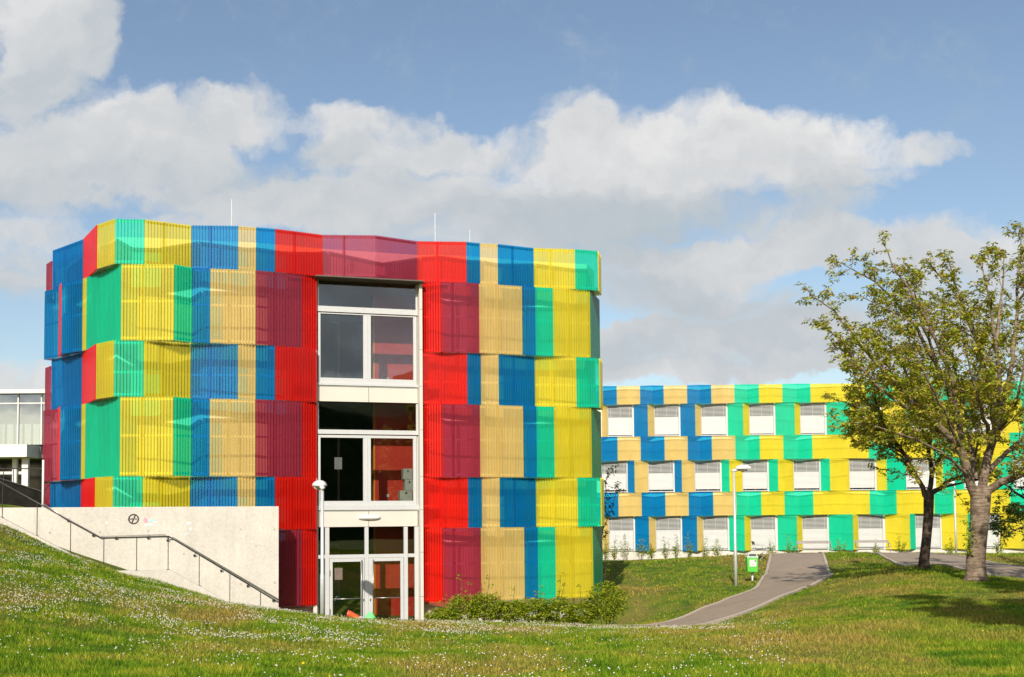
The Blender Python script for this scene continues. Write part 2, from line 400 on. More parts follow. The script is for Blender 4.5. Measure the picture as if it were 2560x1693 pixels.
pl2 = [xy(2130,1378,66), xy(2192,1384,54), xy(2285,1408,43), xy(2415,1428,37), xy(2549,1461,34), (22,28)]
pr2 = [xy(2160,1378,72), xy(2270,1386,60), xy(2351,1391,54), xy(2468,1402,48), xy(2549,1414,44), (26,38)]
o, ks = drape(pl2, pr2, .03, 'path', ma.m); tag(o, 'asphalt footpath crossing behind the trees', kind='structure')
for kb in ks: tag(kb.build('kerb', KERB), 'pale concrete edging of the path behind the trees', kind='structure')
# ================================================================ main school building
def XYp(x, y, D): p = P(x, y, D); return np.array(p[:2])
ZT = [PZ_ for PZ_ in []]
zz = [P(596, y, 33.1)[2] for y in (564.7,)] + [0] * 6
def zat(x, y, D): return float(P(x, y, D)[2])
Z0 = zat(596, 565, 33.1); Z1 = zat(596, 674.8, 33.1); Z2 = zat(596, 860.5, 33.1); Z3 = zat(478, 998, 33.0)
Z4 = zat(478, 1191, 32.8); Z5 = zat(1166, 1319.4, 35.2); Z6 = zat(1166, 1503, 35.2)
ZR = [Z0, Z1, Z2, Z3, Z4, Z5, Z6]
print('rows', [round(z, 2) for z in ZR])
Opx = [(118,661),(132,652),(133.6,621),(211,598),(245,562),(288,547),(362,548.5),(478,563.6),(596,564.7),(688,572),(806,587),(939,588.5),(1042,603),(1166,604.5),(1199,608),(1244,610),(1333,620),(1437,623),(1493,627.5),(1500,642)]
Epx = [(111,900),(149,893),(153,884.5),(207,877.7),(217,875),(302,851),(435,851),(478,856.7),(639,861),(755,869.5),(791,873.5),(1052,883),(1104,880),(1167,881.5),(1198,883),(1307,887.6),(1339,889),(1383,890.7),(1476,895),(1498,911)]
OL = [(x, PZ(x, y, Z0)[:2]) for x, y in Opx]; EL = [(x, PZ(x, y, Z2)[:2]) for x, y in Epx]
print('O', [(x, round(float(p[1]), 2)) for x, p in OL]); print('E', [(x, round(float(p[1]), 2)) for x, p in EL])
def on_line(line, x, yref):
    d = ray(x, yref)[:2]
    for (xa, a), (xb, b) in zip(line[:-1], line[1:]):
        if xa - .01 <= x <= xb + .01:
            e = b - a; den = d[0] * e[1] - d[1] * e[0]
            if abs(den) < 1e-6: return a
            t = (a[0] * d[1] - a[1] * d[0]) / (d[0] * e[1] - d[1] * e[0])
            t = (d[1] * a[0] - d[0] * a[1]) / (d[0] * e[1] - d[1] * e[0])
            return a + e * min(1, max(0, t))
    return line[-1][1]
def span(line, x0, x1, yref):
    pts = [on_line(line, x0, yref)] + [p for (x, p) in line if x0 + .6 < x < x1 - .6] + [on_line(line, x1, yref)]
    return pts
def corr(mb, pts, z0, z1, pitch=.09, dep=.042, flange=.28, off=0.0):
    top = []
    for a, b in zip(pts[:-1], pts[1:]):
        L = np.linalg.norm(b - a)
        if L < .01: continue
        t = (b - a) / L; n = np.array([t[1], -t[0]]); k = max(1, int(round(L / pitch)))
        for i in range(k):
            for f, h in ((0, 0), (.38, 0), (.5, 1), (.88, 1)):
                top.append(a + t * L * (i + f) / k + n * (dep * h + off))
        top.append(b + n * off)
    n0 = len(mb.v)
    for q in top: mb.v += [(q[0], q[1], z0), (q[0], q[1], z1)]
    for i in range(len(top) - 1):
        a = n0 + 2 * i; mb.f.append((a, a + 2, a + 3, a + 1))
    if flange:
        for a, b in zip(pts[:-1], pts[1:]):
            L = np.linalg.norm(b - a)
            if L < .05: continue
            t = (b - a) / L; n = np.array([t[1], -t[0]])
            A, B = a - n * .003, b - n * .003; A2, B2 = a - n * flange, b - n * flange
            mb.poly([(*A, z0 + .004), (*B, z0 + .004), (*B2, z0 + .004), (*A2, z0 + .004)])
            C2, D2 = a - n * flange * .5, b - n * flange * .5
            mb.poly([(*A, z1 - .03), (*B, z1 - .03), (*D2, z1 - .03), (*C2, z1 - .03)])
def rails(pts, zs, off=.02, h=.06, d=.035):
    mb = MB()
    for a, b in zip(pts[:-1], pts[1:]):
        L = np.linalg.norm(b - a)
        if L < .15: continue
        t = (b - a) / L; n = np.array([t[1], -t[0]]); A = a + t * .02 - n * off; B = b - t * .02 - n * off
        for z in zs:
            A2, B2 = A - n * d, B - n * d
            mb.hexa([(*A, z), (*B, z), (*B2, z), (*A2, z), (*A, z + h), (*B, z + h), (*B2, z + h), (*A2, z + h)])
    return mb
base = P(920, 1585, 34.6)
SB = empty('school_building', (base[0], base[1], base[2]), 'near school block of colourful ribbed translucent panels around a tall white-framed window bay', 'school building')
def panel(parent, colr, pts, z0, z1, mats=C, pitch=.09, dep=.042, flange=.28, ov=True, rz=None):
    mb = MB(); corr(mb, pts, z0, z1, pitch, dep, flange)
    L = sum(np.linalg.norm(b - a) for a, b in zip(pts[:-1], pts[1:]))
    if ov and L > 1.0:                         # lapped joint of two sheets
        a, b = pts[0], pts[1]; LL = np.linalg.norm(b - a)
        if LL > .7:
            t = (b - a) / LL; s = .38 * LL
            corr(mb, [a + t * s, a + t * (s + .09)], z0 + .01, z1 - .01, .076, .012, 0, -.012)
    o = mb.build('cladding_panel', mats[colr], parent)
    if rz is not None:
        for q in rz:
            r = rails(pts, [q])
            if r.v: r.build('fixing_rail', RAILM, o)
    return o
odd = [('P',118,132),('B',133.6,211),('R',211,245),('Y',245,288),('G',288,362),('Y',362,478),('B',478,596),('K',596,640),('B',640,688)]
oddR = [('B',1166,1199),('K',1199,1244),('B',1244,1333),('Y',1333,1437),('G',1437,1493),('Y',1493,1500)]
rows = {0: odd + [('R',688,806),('P',806,1042),('R',1042,1166)] + oddR,
        2: odd + [('R',688,791),('R',1052,1166)] + oddR, 4: odd + [('R',688,791),('R',1052,1166)] + oddR}
ev = [('R',149,153),('B',153,207),('Y',207,217),('G',217,302),('Y',302,435),('G',435,478),('B',478,525),('K',525,639),('P',639,755),('R',755,791)]
evR = [('R',1052,1104),('P',1104,1198),('K',1198,1306),('B',1306,1339),('G',1339,1383),('Y',1383,1476),('D',1476,1498)]
rows[1] = [('B',111,149)] + ev + evR; rows[3] = [('P',111,149)] + ev + evR; rows[5] = ev[-2:] + evR
for r in range(6):
    line, yr = (OL, 600) if r % 2 == 0 else (EL, 870)
    zt, zb = ZR[r], ZR[r + 1]
    rz = [zb + .05, zt - .10] + ([zb + (zt - zb) * .5] if r % 2 else [zb + (zt - zb) * .42] if r else [])
    for (c, x0, x1) in rows[r]:
        panel(SB, c, span(line, x0, x1, yr), zb, zt - .006, rz=rz)
# backing wall, following the facade behind the sheets
WLp = [(134,37.6),(214,35.3),(290,33.15),(400,33.3),(478,33.55),(640,33.95),(793,34.75)]
WRp = [(1050,35.75),(1104,35.75),(1170,35.95),(1333,36.75),(1470,37.25),(1488,38.3)]
def wallrun(lst, z0, z1, th, mat, name, y=900):
    mb = MB(); pts = [XYp(x, y, D) for x, D in lst]; bk = []
    for i, p in enumerate(pts):
        t = pts[min(i+1, len(pts)-1)] - pts[max(i-1, 0)]; t /= np.linalg.norm(t); bk.append(p - np.array([t[1], -t[0]]) * th)
    for i in range(len(pts) - 1):
        a, b, c, d = pts[i], pts[i+1], bk[i+1], bk[i]
        mb.hexa([(*a, z0), (*b, z0), (*c, z0), (*d, z0), (*a, z1), (*b, z1), (*c, z1), (*d, z1)])
    return mb.build(name, mat, SB)
wallrun(WLp, Z6 - .1, Z0 - .3, .25, WALLM, 'wall'); wallrun(WRp, Z6 - .1, Z0 - .3, .25, WALLM, 'wall')
wallrun([(793,34.75),(1050,35.75)], Z1 - .02, Z0 - .3, .25, WALLM, 'wall')
PLb = [(x, D - .12) for x, D in WLp]; PRb = [(x, D - .12) for x, D in WRp]
wallrun(PLb, -4.6, Z6 - .104, .3, PLINTH, 'plinth'); wallrun(PRb, -4.6, Z6 - .104, .3, PLINTH, 'plinth')
mb = MB()                                       # roof and back volume
lp = XYp(136, 900, 37.8); rp = XYp(1486, 900, 38.4)
mb.hexa([(lp[0], lp[1], Z0 - .55), (rp[0], rp[1], Z0 - .55), (rp[0] + .4, rp[1] + 12, Z0 - .55), (lp[0] - 1.8, lp[1] + 12, Z0 - .55),
         (lp[0], lp[1], Z0 - .35), (rp[0], rp[1], Z0 - .35), (rp[0] + .4, rp[1] + 12, Z0 - .35), (lp[0] - 1.8, lp[1] + 12, Z0 - .35)])
fr = [XYp(x, 900, D + .26) for x, D in WLp] + [XYp(x, 900, D + .26) for x, D in WRp]
mb.poly([(p[0], p[1], Z0 - .345) for p in fr])
mb.build('roof', simple('roof_gravel', (.3,.29,.27), .9), SB)
mb = MB()
for (a, dx) in ((lp, -1.8), (rp, .4)):
    b = (a[0] + dx, a[1] + 12)
    s = .25 if a is lp else -.25
    mb.hexa([(a[0], a[1], -4.6), (a[0] + s, a[1], -4.6), (b[0] + s, b[1], -4.6), (b[0], b[1], -4.6), (a[0], a[1], Z0 - .56), (a[0] + s, a[1], Z0 - .56), (b[0] + s, b[1], Z0 - .56), (b[0], b[1], Z0 - .56)])
mb.box(lp[0] - 1.8, rp[0] + .4, lp[1] + 12, lp[1] + 12.25, -4.6, Z0 - .56)
mb.build('side_wall', WALLM, SB)
mb = MB(); c0 = XYp(1462, 900, 36.95); mb.box(c0[0], c0[0] + .36, c0[1] - .25, c0[1] + .3, -3.9, Z6 - .02); mb.build('corner_pier', BLACKM, SB)
for (x, yt, yb) in ((579,498,575), (1088,533,610), (1175,575,620)):
    D = 36.6; p0_ = P(x, yb + 25, D); p1_ = P(x, yt, D)
    MB().tube([(p0_[0], p0_[1], Z0 - .4), (p0_[0], p0_[1], p1_[2])], .007, 5).build('lightning_rod', GALV, SB)
# ---- window bay
class Plane:
    def __init__(s, a, b):
        s.a = np.array(a, float); s.b = np.array(b, float); s.L = np.linalg.norm(s.b - s.a)
        s.t = (s.b - s.a) / s.L; s.n = np.array([s.t[1], -s.t[0]])
    def at(s, x, y):
        d = ray(x, y); k = (s.a @ s.n) / (d[:2] @ s.n); p = d * k
        return float((p[:2] - s.a) @ s.t), float(p[2])
    def pt(s, u, z, n=0): q = s.a + s.t * u + s.n * n; return (float(q[0]), float(q[1]), float(z))
    def u(s, x, z):
        y = 900
        for _ in range(3): uu = s.at(x, y)[0]; y = project(s.pt(uu, z))[1]
        return s.at(x, y)[0]
    def box(s, mb, u0, u1, z0, z1, n0, n1):
        return mb.hexa([s.pt(u0, z0, n1), s.pt(u1, z0, n1), s.pt(u1, z0, n0), s.pt(u0, z0, n0), s.pt(u0, z1, n1), s.pt(u1, z1, n1), s.pt(u1, z1, n0), s.pt(u0, z1, n0)])
WP = Plane(XYp(793, 900, 34.35), XYp(1046, 900, 35.25))
def wzz(y): return WP.at(800, y)[1]
UE = WP.u(1046, 0)
def U(x, y=1100): return WP.at(x, y)[0]
def storey(y_top, y_tr0, y_tr1, g0, g1, fb, sill):
    zt, za, zb, zg0, zg1, zf, zs = map(wzz, (y_top, y_tr0, y_tr1, g0, g1, fb, sill))
    ym = (g0 + g1) / 2; f = MB(); B = lambda *a: WP.box(f, *a)
    u = lambda x: U(x, ym)
    B(0, .05, zb + .002, zt, -.10, .0); B(UE - .055, UE, zb + .002, zt, -.10, 0)          # fanlight sides
    B(0, UE, zb, za, -.1, .05)                                                            # transom
    B(.02, u(801), zf, zb - .03, -.09, .03); B(u(1033), u(1041), zf, zb - .03, -.09, .03)
    B(u(801), u(1033), zg0, zb - .03, -.09, .027); B(u(801), u(1033), zf, zg1, -.09, .027)
    B(u(908), u(927), zg1, zg0, -.09, .024); B(u(916.5), u(918.5), zg1, zg0, -.05, .034)
    B(u(1041), UE, zs, zb - .002, -.12, -.02)
    B(-.02, UE + .02, zs, zf - .002, -.1, .07)
    B(-.02, UE + .02, zs - .035, zs - .004, -.1, .035)
    w = f.build('window', WHITEM, SB, bevel=.004)
    g = MB()
    WP.box(g, .05, UE - .055, za, zt - .01, -.045, -.035); g.build('pane', GLASS, w)
    for xa, xb in ((801, 908), (927, 1033)):
        g = MB(); WP.box(g, u(xa), u(xb), zg1, zg0, -.045, -.035); g.build('pane', GLASS, w)
    return zs
storey(690, 765, 779, 784, 944, 957, 963)
storey(1005, 1074, 1085, 1094, 1253, 1265, 1276)
mb = MB()
for (ya, yb) in ((966, 1003), (1279, 1318)):
    z1_, z0_ = wzz(ya), wzz(yb)
    for (xa, xb) in ((790, 921.2), (922.4, 1044)):
        f = MB(); WP.box(f, U(xa, yb) + (0 if xa > 800 else .02), min(U(xb, yb), UE - .01) if xb > 1000 else U(xb, yb), z0_, z1_, -.06, .02); f.build('fascia_board', SPANM, SB)
    mb = MB(); WP.box(mb, 0, UE, z0_ + .01, z1_ - .01, -.28, -.061); mb.build('wall', STEEL, SB)
f = MB()                                        # reveals beside the bay
WP.box(f, -.13, -.012, -4.2, Z1 - .01, -.3, .10); WP.box(f, UE + .004, UE + .10, -4.2, Z1 - .01, -.3, .30)
f.build('window_surround', SPANM, SB)
f = MB()
for z in (Z1 - .9, Z1 - 2.2, 4.3, 2.9, 1.4, .35, -1.0, -2.4): WP.box(f, UE + .103, UE + .106, z, z + .01, -.1, .302); WP.box(f, UE + .003, UE + .102, z, z + .01, .29, .303)
f.build('joint', STEEL, SB)
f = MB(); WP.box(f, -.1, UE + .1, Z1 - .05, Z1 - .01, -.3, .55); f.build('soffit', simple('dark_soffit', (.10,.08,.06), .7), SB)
# oval wall lamp on the lower fascia
f = MB(); z = wzz(1295); n = 14
ua, ub = U(896, 1295), U(950, 1295)
for k in range(7):
    pass
prof = [(math.cos(a), math.sin(a)) for a in np.linspace(-math.pi/2, math.pi/2, 9)]
ring = []
for j in range(9):
    s = -1 + 2 * j / 8; s = math.sin(s * math.pi / 2); r = .035 + .045 * math.sqrt(max(0, 1 - s * s))
    for (cc, ss) in prof: ring.append(WP.pt((ua + ub) / 2 + (ub - ua) / 2 * s, z + .085 * ss * (r / .08), .022 + r * cc * 1.3))
n0 = 0; f.v = ring
for j in range(8):
    for k in range(8): a = j * 9 + k; f.f.append((a, a + 9, a + 10, a + 1))
f.f.append(tuple(range(9))); f.f.append(tuple(range(72, 81))[::-1])
f.build('wall_lamp', WHITEP, SB, smooth=True)
# ground floor entrance
zt, zh0, zh1, zd = wzz(1319), wzz(1388), wzz(1397), wzz(1406); zb = -3.62
fm = MB(); B = lambda *a: WP.box(fm, *a)
for (xa, xb) in ((812.5, 823), (911.5, 921), (1009.5, 1019)): B(U(xa,1400), U(xb,1400), zb, zt, -.1, .045)
B(UE - .13, UE, zb, zt, -.1, .02); B(0, .03, zb, zt, -.1, .02)
B(.03, U(812.5,1400), zh1, zh0, -.09, .02); B(U(823,1400), U(911.5,1400), zh1, zh0, -.09, .04); B(U(921,1400), U(1009.5,1400), zh1, zh0, -.09, .04); B(U(1019,1400), UE - .13, zh1, zh0, -.09, .02)
en = fm.build('entrance_frame', WHITEM, SB, bevel=.004)
for (xa, xb) in ((793, 812.5), (823, 911.5), (921, 1009.5), (1019, 1037)):
    g = MB(); WP.box(g, max(.03, U(xa,1350)), U(xb,1350), zh0, zt - .005, -.04, -.03); g.build('pane', GLASS, en)
for (xa, xb) in ((793, 812.5), (1019, 1037)):
    g = MB(); WP.box(g, max(.03, U(xa,1480)), U(xb,1480), zb, zh1, -.04, -.03); g.build('pane', GLASS, en)
for (xa, xb, ga, gb, hx, px_) in ((824, 911, 831.5, 902, 903.5, 909), (921.5, 1009, 934, 1001, 932, 926)):
    f = MB(); a, b, c, d = U(xa,1480), U(xb,1480), U(ga,1480), U(gb,1480)
    WP.box(f, a, c, zb, zh1 - .004, -.05, .03); WP.box(f, d, b, zb, zh1 - .004, -.05, .03)
    WP.box(f, c, d, zd, zh1 - .004, -.05, .03); WP.box(f, c, d, zb, zb + .12, -.05, .03)
    dr = f.build('door', WHITEM, SB, bevel=.004)
    g = MB(); WP.box(g, c, d, zb + .12, zd, -.015, -.005); g.build('pane', GLASS, dr)
    h = MB(); hu = U(hx, 1480); zl = wzz(1401)
    h.tube([WP.pt(hu, zb + .35, .09), WP.pt(hu, zl, .09)], .016, 8)
    h.tube([WP.pt(hu, zl - .06, .03), WP.pt(hu, zl - .06, .09)], .010, 6); h.tube([WP.pt(hu, zb + .45, .03), WP.pt(hu, zb + .45, .09)], .010, 6)
    h.build('handle', STAIN, dr, smooth=True)
    h = MB(); zp = wzz(1499); h.tube([WP.pt(c + .01, zp, .045), WP.pt(d - .01, zp, .045)], .016, 8); h.build('push_bar', STAIN, dr, smooth=True)
    h = MB(); lu = U(px_, 1500); WP.box(h, lu - .015, lu + .015, zp - .09, zp - .02, .03, .04); h.build('lock', STEEL, dr)
    if xa < 900:
        h = MB(); 
        for zq in (zd - .25, zb + .9): WP.box(h, a - .01, a + .02, zq - .18, zq, .03, .05)
        h.build('hinge', STAIN, dr)
# notice behind the left door glass and on the storey above
f = MB(); WP.box(f, U(837,1430), U(857,1430), wzz(1451), wzz(1421), -.07, -.066); f.build('notice', simple('pink_paper', (.5,.34,.31), .8), SB)
f = MB(); WP.box(f, U(839,1150), U(858,1150), wzz(1172), wzz(1142), -.30, -.296); f.build('notice', simple('grey_paper', (.3,.28,.29), .8), SB)
# interior: floors, side walls, red partition seen through the glass
f = MB()
FL = [-3.65, wzz(1274), wzz(962)]
for i, z in enumerate(FL): WP.box(f, -1.5, UE + 1.6, z - .3, z, -7, -.29 if i else -.1)
WP.box(f, -1.5, UE + 1.6, Z1 - .06, Z1 + .2, -7, -.27)
f.build('interior_floor', FLOORI, SB)
f = MB(); WP.box(f, -1.6, -1.5, -3.9, Z1 + .2, -7, -.31); WP.box(f, UE + 1.6, UE + 1.7, -3.9, Z1 + .2, -7, -.31); WP.box(f, -1.6, UE + 1.7, -3.9, Z1 + .2, -7.1, -7)
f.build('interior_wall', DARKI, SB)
for z0_, z1_ in ((FL[0], FL[1] - .3), (FL[1], FL[2] - .3), (FL[2], Z1 - .06)):
    f = MB(); ur = WP.at(955, 1100)[0]; WP.box(f, ur + .06, UE + 1.59, z0_ + .002, z1_ - .002, -1.95, -1.75)
    pw = f.build('partition_wall', REDI, SB)
    f = MB(); WP.box(f, ur, ur + .055, z0_ + .002, z1_ - .002, -1.95, -1.74); f.build('wall_edge', ORNG, pw)
    f = MB(); us = ur + .42; WP.box(f, us, us + .10, z0_ + .42, z0_ + .52, -1.75, -1.735); f.build('socket', WHITEP, pw)
    f = MB(); WP.box(f, ur - 1.9, ur - 1.83, z0_ + .002, z1_ - .9, -2.6, -2.5); WP.box(f, ur - 1.1, ur - 1.03, z0_ + .002, z1_ - .9, -2.6, -2.5); WP.box(f, ur - 1.9, ur - 1.03, z1_ - .9, z1_ - .83, -2.6, -2.5)
    f.build('inner_door_frame', simple('brown_frame', (.16,.12,.10), .6), SB)
# boxes stacked on the first floor
BOXM = simple('grey_board', (.42,.42,.36), .8)
hz = [(0, .36, .46), (.36, .33, .40), (.69, .32, .32), (1.0, .32, .30)]
hz = [(0, .22, .30, .02), (.22, .50, .40, -.06), (.72, .42, .30, .05), (1.14, .42, .30, .0)]
lbls = ['grey board box at the bottom of the stack behind the first-floor window', 'widest grey board box, second from the bottom of the window stack',
        'grey board box third from the bottom of the stack by the window frame', 'topmost grey board box of the stack behind the first-floor window']
uu = WP.at(1024, 1200)[0]; zf = FL[1]
for i, (z, h, w, dx) in enumerate(hz):
    h *= .84; z *= .84
    o = MB(); u0_ = uu - w / 2 + dx
    WP.box(o, u0_, u0_ + w, zf + z + .001, zf + z + h - .004, -.62, -.28)
    b = o.build('cardboard_box', BOXM, bevel=.006); tag(b, lbls[i], 'box', 'boxes stacked inside the window')
    t = MB(); WP.box(t, u0_ + w * .42, u0_ + w * .58, zf + z + h - .12, zf + z + h - .05, -.278, -.2765); t.build('hand_hole', STEEL, b)
# ================================================================ far school building
FP = Plane(P(1400, 1200, 78.0)[:2], P(2700, 1200, 77.0)[:2])
fz = [FP.at(1700, y)[1] for y in (965, 1010.5, 1091.5, 1150.6, 1231, 1289.6, 1377)]
b0 = FP.pt(FP.at(1950, 1380)[0], fz[6] - .5)
FB = empty('school_building', b0, 'long low school block in blue, cream, green and yellow panels with white window blinds', 'school building')
CF = C
rowA = [('B',1440,1541),('K',1541,1599),('B',1599,1657.6),('K',1657.6,1716),('B',1716,1776),('K',1776,1833.5),('G',1833.5,1894.8),('Y',1894.8,1953),('G',1953,2023),('Y',2023,2163),('G',2163,2228),('Y',2228,2325),('G',2325,2374),('Y',2374,2515),('G',2515,2580)]
rowC = [('B',1442,1543),('K',1543,1600.5),('B',1600.5,1660),('K',1660,1717.6),('B',1717.6,1777.6),('K',1777.6,1836),('G',1836,1897),('Y',1897,1955.5),('G',1955.5,2027.5),('Y',2027.5,2168),('G',2168,2233),('Y',2233,2328),('G',2328,2376),('Y',2376,2518),('G',2518,2580)]
rowE = [('B',1444,1545),('K',1545,1603),('B',1603,1662),('K',1662,1720),('B',1720,1781),('K',1781,1838.5),('G',1838.5,1900.6),('Y',1900.6,1958.5),('G',1958.5,2030),('Y',2030,2170.6),('G',2170.6,2237),('Y',2237,2331),('G',2331,2379),('Y',2379,2520),('G',2520,2582)]
rowB = [('K',1503,1519),('w',1519,1581.5),('B',1584,1618),('K',1618,1635),('w',1635,1698),('B',1700,1736),('K',1736,1752),('w',1752,1816),('G',1818,1855),('Y',1855,1872),('w',1872,1935),('G',1937,1983),('Y',1983,1999),('w',1999,2062.6),('G',2065,2121),('Y',2121,2138),('w',2138,2200),('Y',2204,2262),('G',2262,2279),('w',2279,2343),('Y',2345,2407),('G',2407,2423),('w',2423,2488),('Y',2490,2548),('G',2548,2568)]
rowD = [('w',1503,1567.6),('B',1568.5,1585),('K',1585,1619.7),('w',1619.7,1684),('B',1685.5,1702.6),('K',1702.6,1736),('w',1736,1801),('G',1803,1821),('Y',1821,1855),('w',1855,1919),('G',1921,1942),('Y',1942,1982.6),('w',1982.6,2049),('G',2050.5,2071),('Y',2071,2121.6),('w',2121.6,2187.5),('Y',2190,2212),('G',2212,2263),('w',2263,2325),('Y',2338,2352),('G',2352,2407),('w',2409,2467),('Y',2469,2487),('G',2487,2530),('w',2532,2592)]
rowF = [('K',1505,1521.7),('w',1521.7,1584.7),('B',1587,1621),('K',1621,1639),('w',1639,1703),('B',1704.5,1740.6),('K',1740.6,1757),('w',1757,1820.5),('G',1822,1859),('Y',1859,1876),('w',1876,1939),('G',1943,1989),('Y',1989,2004.6),('w',2004.6,2068.5),('G',2071,2128.6),('Y',2128.6,2144),('w',2144,2208),('Y',2212,2270),('G',2270,2286.5),('w',2286.5,2351),('Y',2353,2414),('G',2414,2430),('w',2430,2496),('Y',2498,2555),('G',2555,2575)]
def fpan(colr, x0, x1, z0, z1, n0, n1, nm=None):
    y = 1100; a = np.array(FP.pt(FP.u(x0, (z0+z1)/2), 0, n0)[:2]); b = np.array(FP.pt(FP.u(x1, (z0+z1)/2), 0, n1)[:2])
    pts = [a, b]
    if nm is not None: pts = [a, (a + b) / 2 + FP.n * (nm - (n0 + n1) / 2), b]
    mb = MB(); corr(mb, pts, z0, z1, .085, .018, .22)
    o = mb.build('cladding_panel', CF[colr], FB)
    for q in (z0 + .04, (z0 + z1) / 2, z1 - .10):
        r = rails(pts, [q], .05, .04, .03); r.build('fixing_rail', RAILM, o)
BLD = simple('blind_slat', (.63,.63,.61), .45, .1, .02)
def fwin(x0, x1, z0, z1):
    zm = (z0 + z1) / 2; ua, ub = FP.u(x0, zm), FP.u(x1, zm)
    f = MB(); B = lambda *a: FP.box(f, *a)
    B(ua, ua + .05, z0, z1, -.05, .10); B(ub - .05, ub, z0, z1, -.05, .10); B(ua + .05, ub - .05, z0, z0 + .06, -.05, .12); B(ua + .05, ub - .05, z1 - .05, z1, -.05, .10)
    w = f.build('window', WHITEM, FB)
    g = MB(); FP.box(g, ua + .05, ub - .05, z0 + .06, z1 - .05, -.03, -.02); g.build('pane', DGL, w)
    s = MB(); zc = z0 + (z1 - z0) * .58; z = z1 - .12; k = 0
    while z > zc:                                # open slats in the upper part
        c = FP.pt
        s.hexa([c(ua+.06, z, .085), c(ub-.06, z, .085), c(ub-.06, z+.012, .04), c(ua+.06, z+.012, .04), c(ua+.06, z+.034, .09), c(ub-.06, z+.034, .09), c(ub-.06, z+.042, .045), c(ua+.06, z+.042, .045)])
        z -= .088
    while z > z0 + .1:
        FP.box(s, ua + .06, ub - .06, z, z + .068, .05, .062); z -= .082
    for t in (.12, .5, .88): FP.box(s, ua + (ub - ua) * t, ua + (ub - ua) * t + .012, z0 + .06, z1 - .05, .092, .096)
    s.build('blind', BLD, w)
DGL = simple('dark_glazing', (.03,.035,.04), .08, 0, .1)
for zi, row, alt in ((0, rowA, 0), (2, rowC, 0), (4, rowE, 0)):
    for (c, x0, x1) in row:
        if c in 'BG': fpan(c, x0, x1, fz[zi + 1], fz[zi] - .005, .40, .40, .58)
        else: fpan(c, x0, x1, fz[zi + 1], fz[zi] - .005, .40, .40, .30 if x1 - x0 > 80 else .34)
for zi, row in ((1, rowB), (3, rowD), (5, rowF)):
    for i, (c, x0, x1) in enumerate(row):
        if c == 'w': fwin(x0, x1, fz[zi + 1] + .03, fz[zi] - .01)
        else:
            prev_w = i > 0 and row[i-1][0] == 'w'
            fpan(c, x0, x1, fz[zi + 1] - (.02 if zi == 5 else 0), fz[zi] - .005, .18 if prev_w else .45, .45 if prev_w else .18)
f = MB(); uL, uR = FP.u(1395, 0), FP.u(2640, 0)
for a, b in ((0, 1), (2, 3), (4, 5)): FP.box(f, uL, uR, fz[b] + .0, fz[a] - .06, -.4, .02)
f.build('spandrel_wall', WALLM, FB)
for a, b in ((1, 2), (3, 4), (5, 6)):
    row = {1: rowB, 3: rowD, 5: rowF}[a]; prev = uL
    for (c, x0, x1) in row:
        if c == 'w':
            zm = (fz[a] + fz[b]) / 2; ua, ub = FP.u(x0, zm), FP.u(x1, zm)
            f = MB(); FP.box(f, prev, ua - .005, fz[b], fz[a] - .002, -.4, .015); f.build('pier_wall', WALLM, FB); prev = ub + .005
    f = MB(); FP.box(f, prev, uR, fz[b], fz[a] - .002, -.4, .015)
    f.build('pier_wall', WALLM, FB)
f = MB(); FP.box(f, uL, uR, fz[6] - 1.2, fz[6] - .03, -.4, .10); f.build('plinth', PLINTH, FB)
f = MB(); FP.box(f, uL, uR, fz[0] - .3, fz[0] - .1, -14, -.401); FP.box(f, uL, uR, fz[6] - 1.2, fz[0] - .31, -14.3, -14); f.build('roof', simple('far_roof', (.3,.29,.27), .9), FB)
f = MB(); FP.box(f, uL, uL + .2, fz[6] - 1.2, fz[0] - .31, -13.9, -.41); FP.box(f, uR - .2, uR, fz[6] - 1.2, fz[0] - .31, -13.9, -.41); f.build('side_wall', WALLM, FB)
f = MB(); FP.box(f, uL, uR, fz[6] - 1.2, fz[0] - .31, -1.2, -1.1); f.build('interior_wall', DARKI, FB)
# ================================================================ concrete stair walls
TW = Plane(XYp(-60, 1300, 30.1), XYp(697, 1300, 32.3))
PW = Plane(XYp(-60, 1300, 27.6), XYp(697, 1300, 29.75))
zw = TW.at(690, 1266)[1]
CW = MB(); TW.box(CW, -4, TW.L, -4.4, zw, -.3, 0)
cw = CW.build('concrete_wall', CONC, bevel=.012); tag(cw, 'tall pale concrete retaining wall with small graffiti marks beside the stairs', 'wall')
f = MB()
for x in (175, 310, 430, 448, 659):
    u = TW.at(x, 1330)[0]; TW.box(f, u, u + .008, -3.3, zw - .02, .0005, .0025)
f.build('formwork_joint', simple('joint_grey', (.56,.52,.44), .9), cw)
f = MB()
for (x, y) in ((125,1332),(250,1330),(371,1328),(602,1324),(686,1324),(602,1461),(687,1457),(423,1438),(460,1385),(640,1365)):
    u, z = TW.at(x, y); n0 = len(f.v)
    for k in range(8): f.v.append(TW.pt(u + .035 * math.cos(k * .785), z + .035 * math.sin(k * .785), .003))
    f.f.append(tuple(range(n0, n0 + 8)))
f.build('tie_hole', simple('tie_hole_grey', (.42,.38,.31), .9), cw)
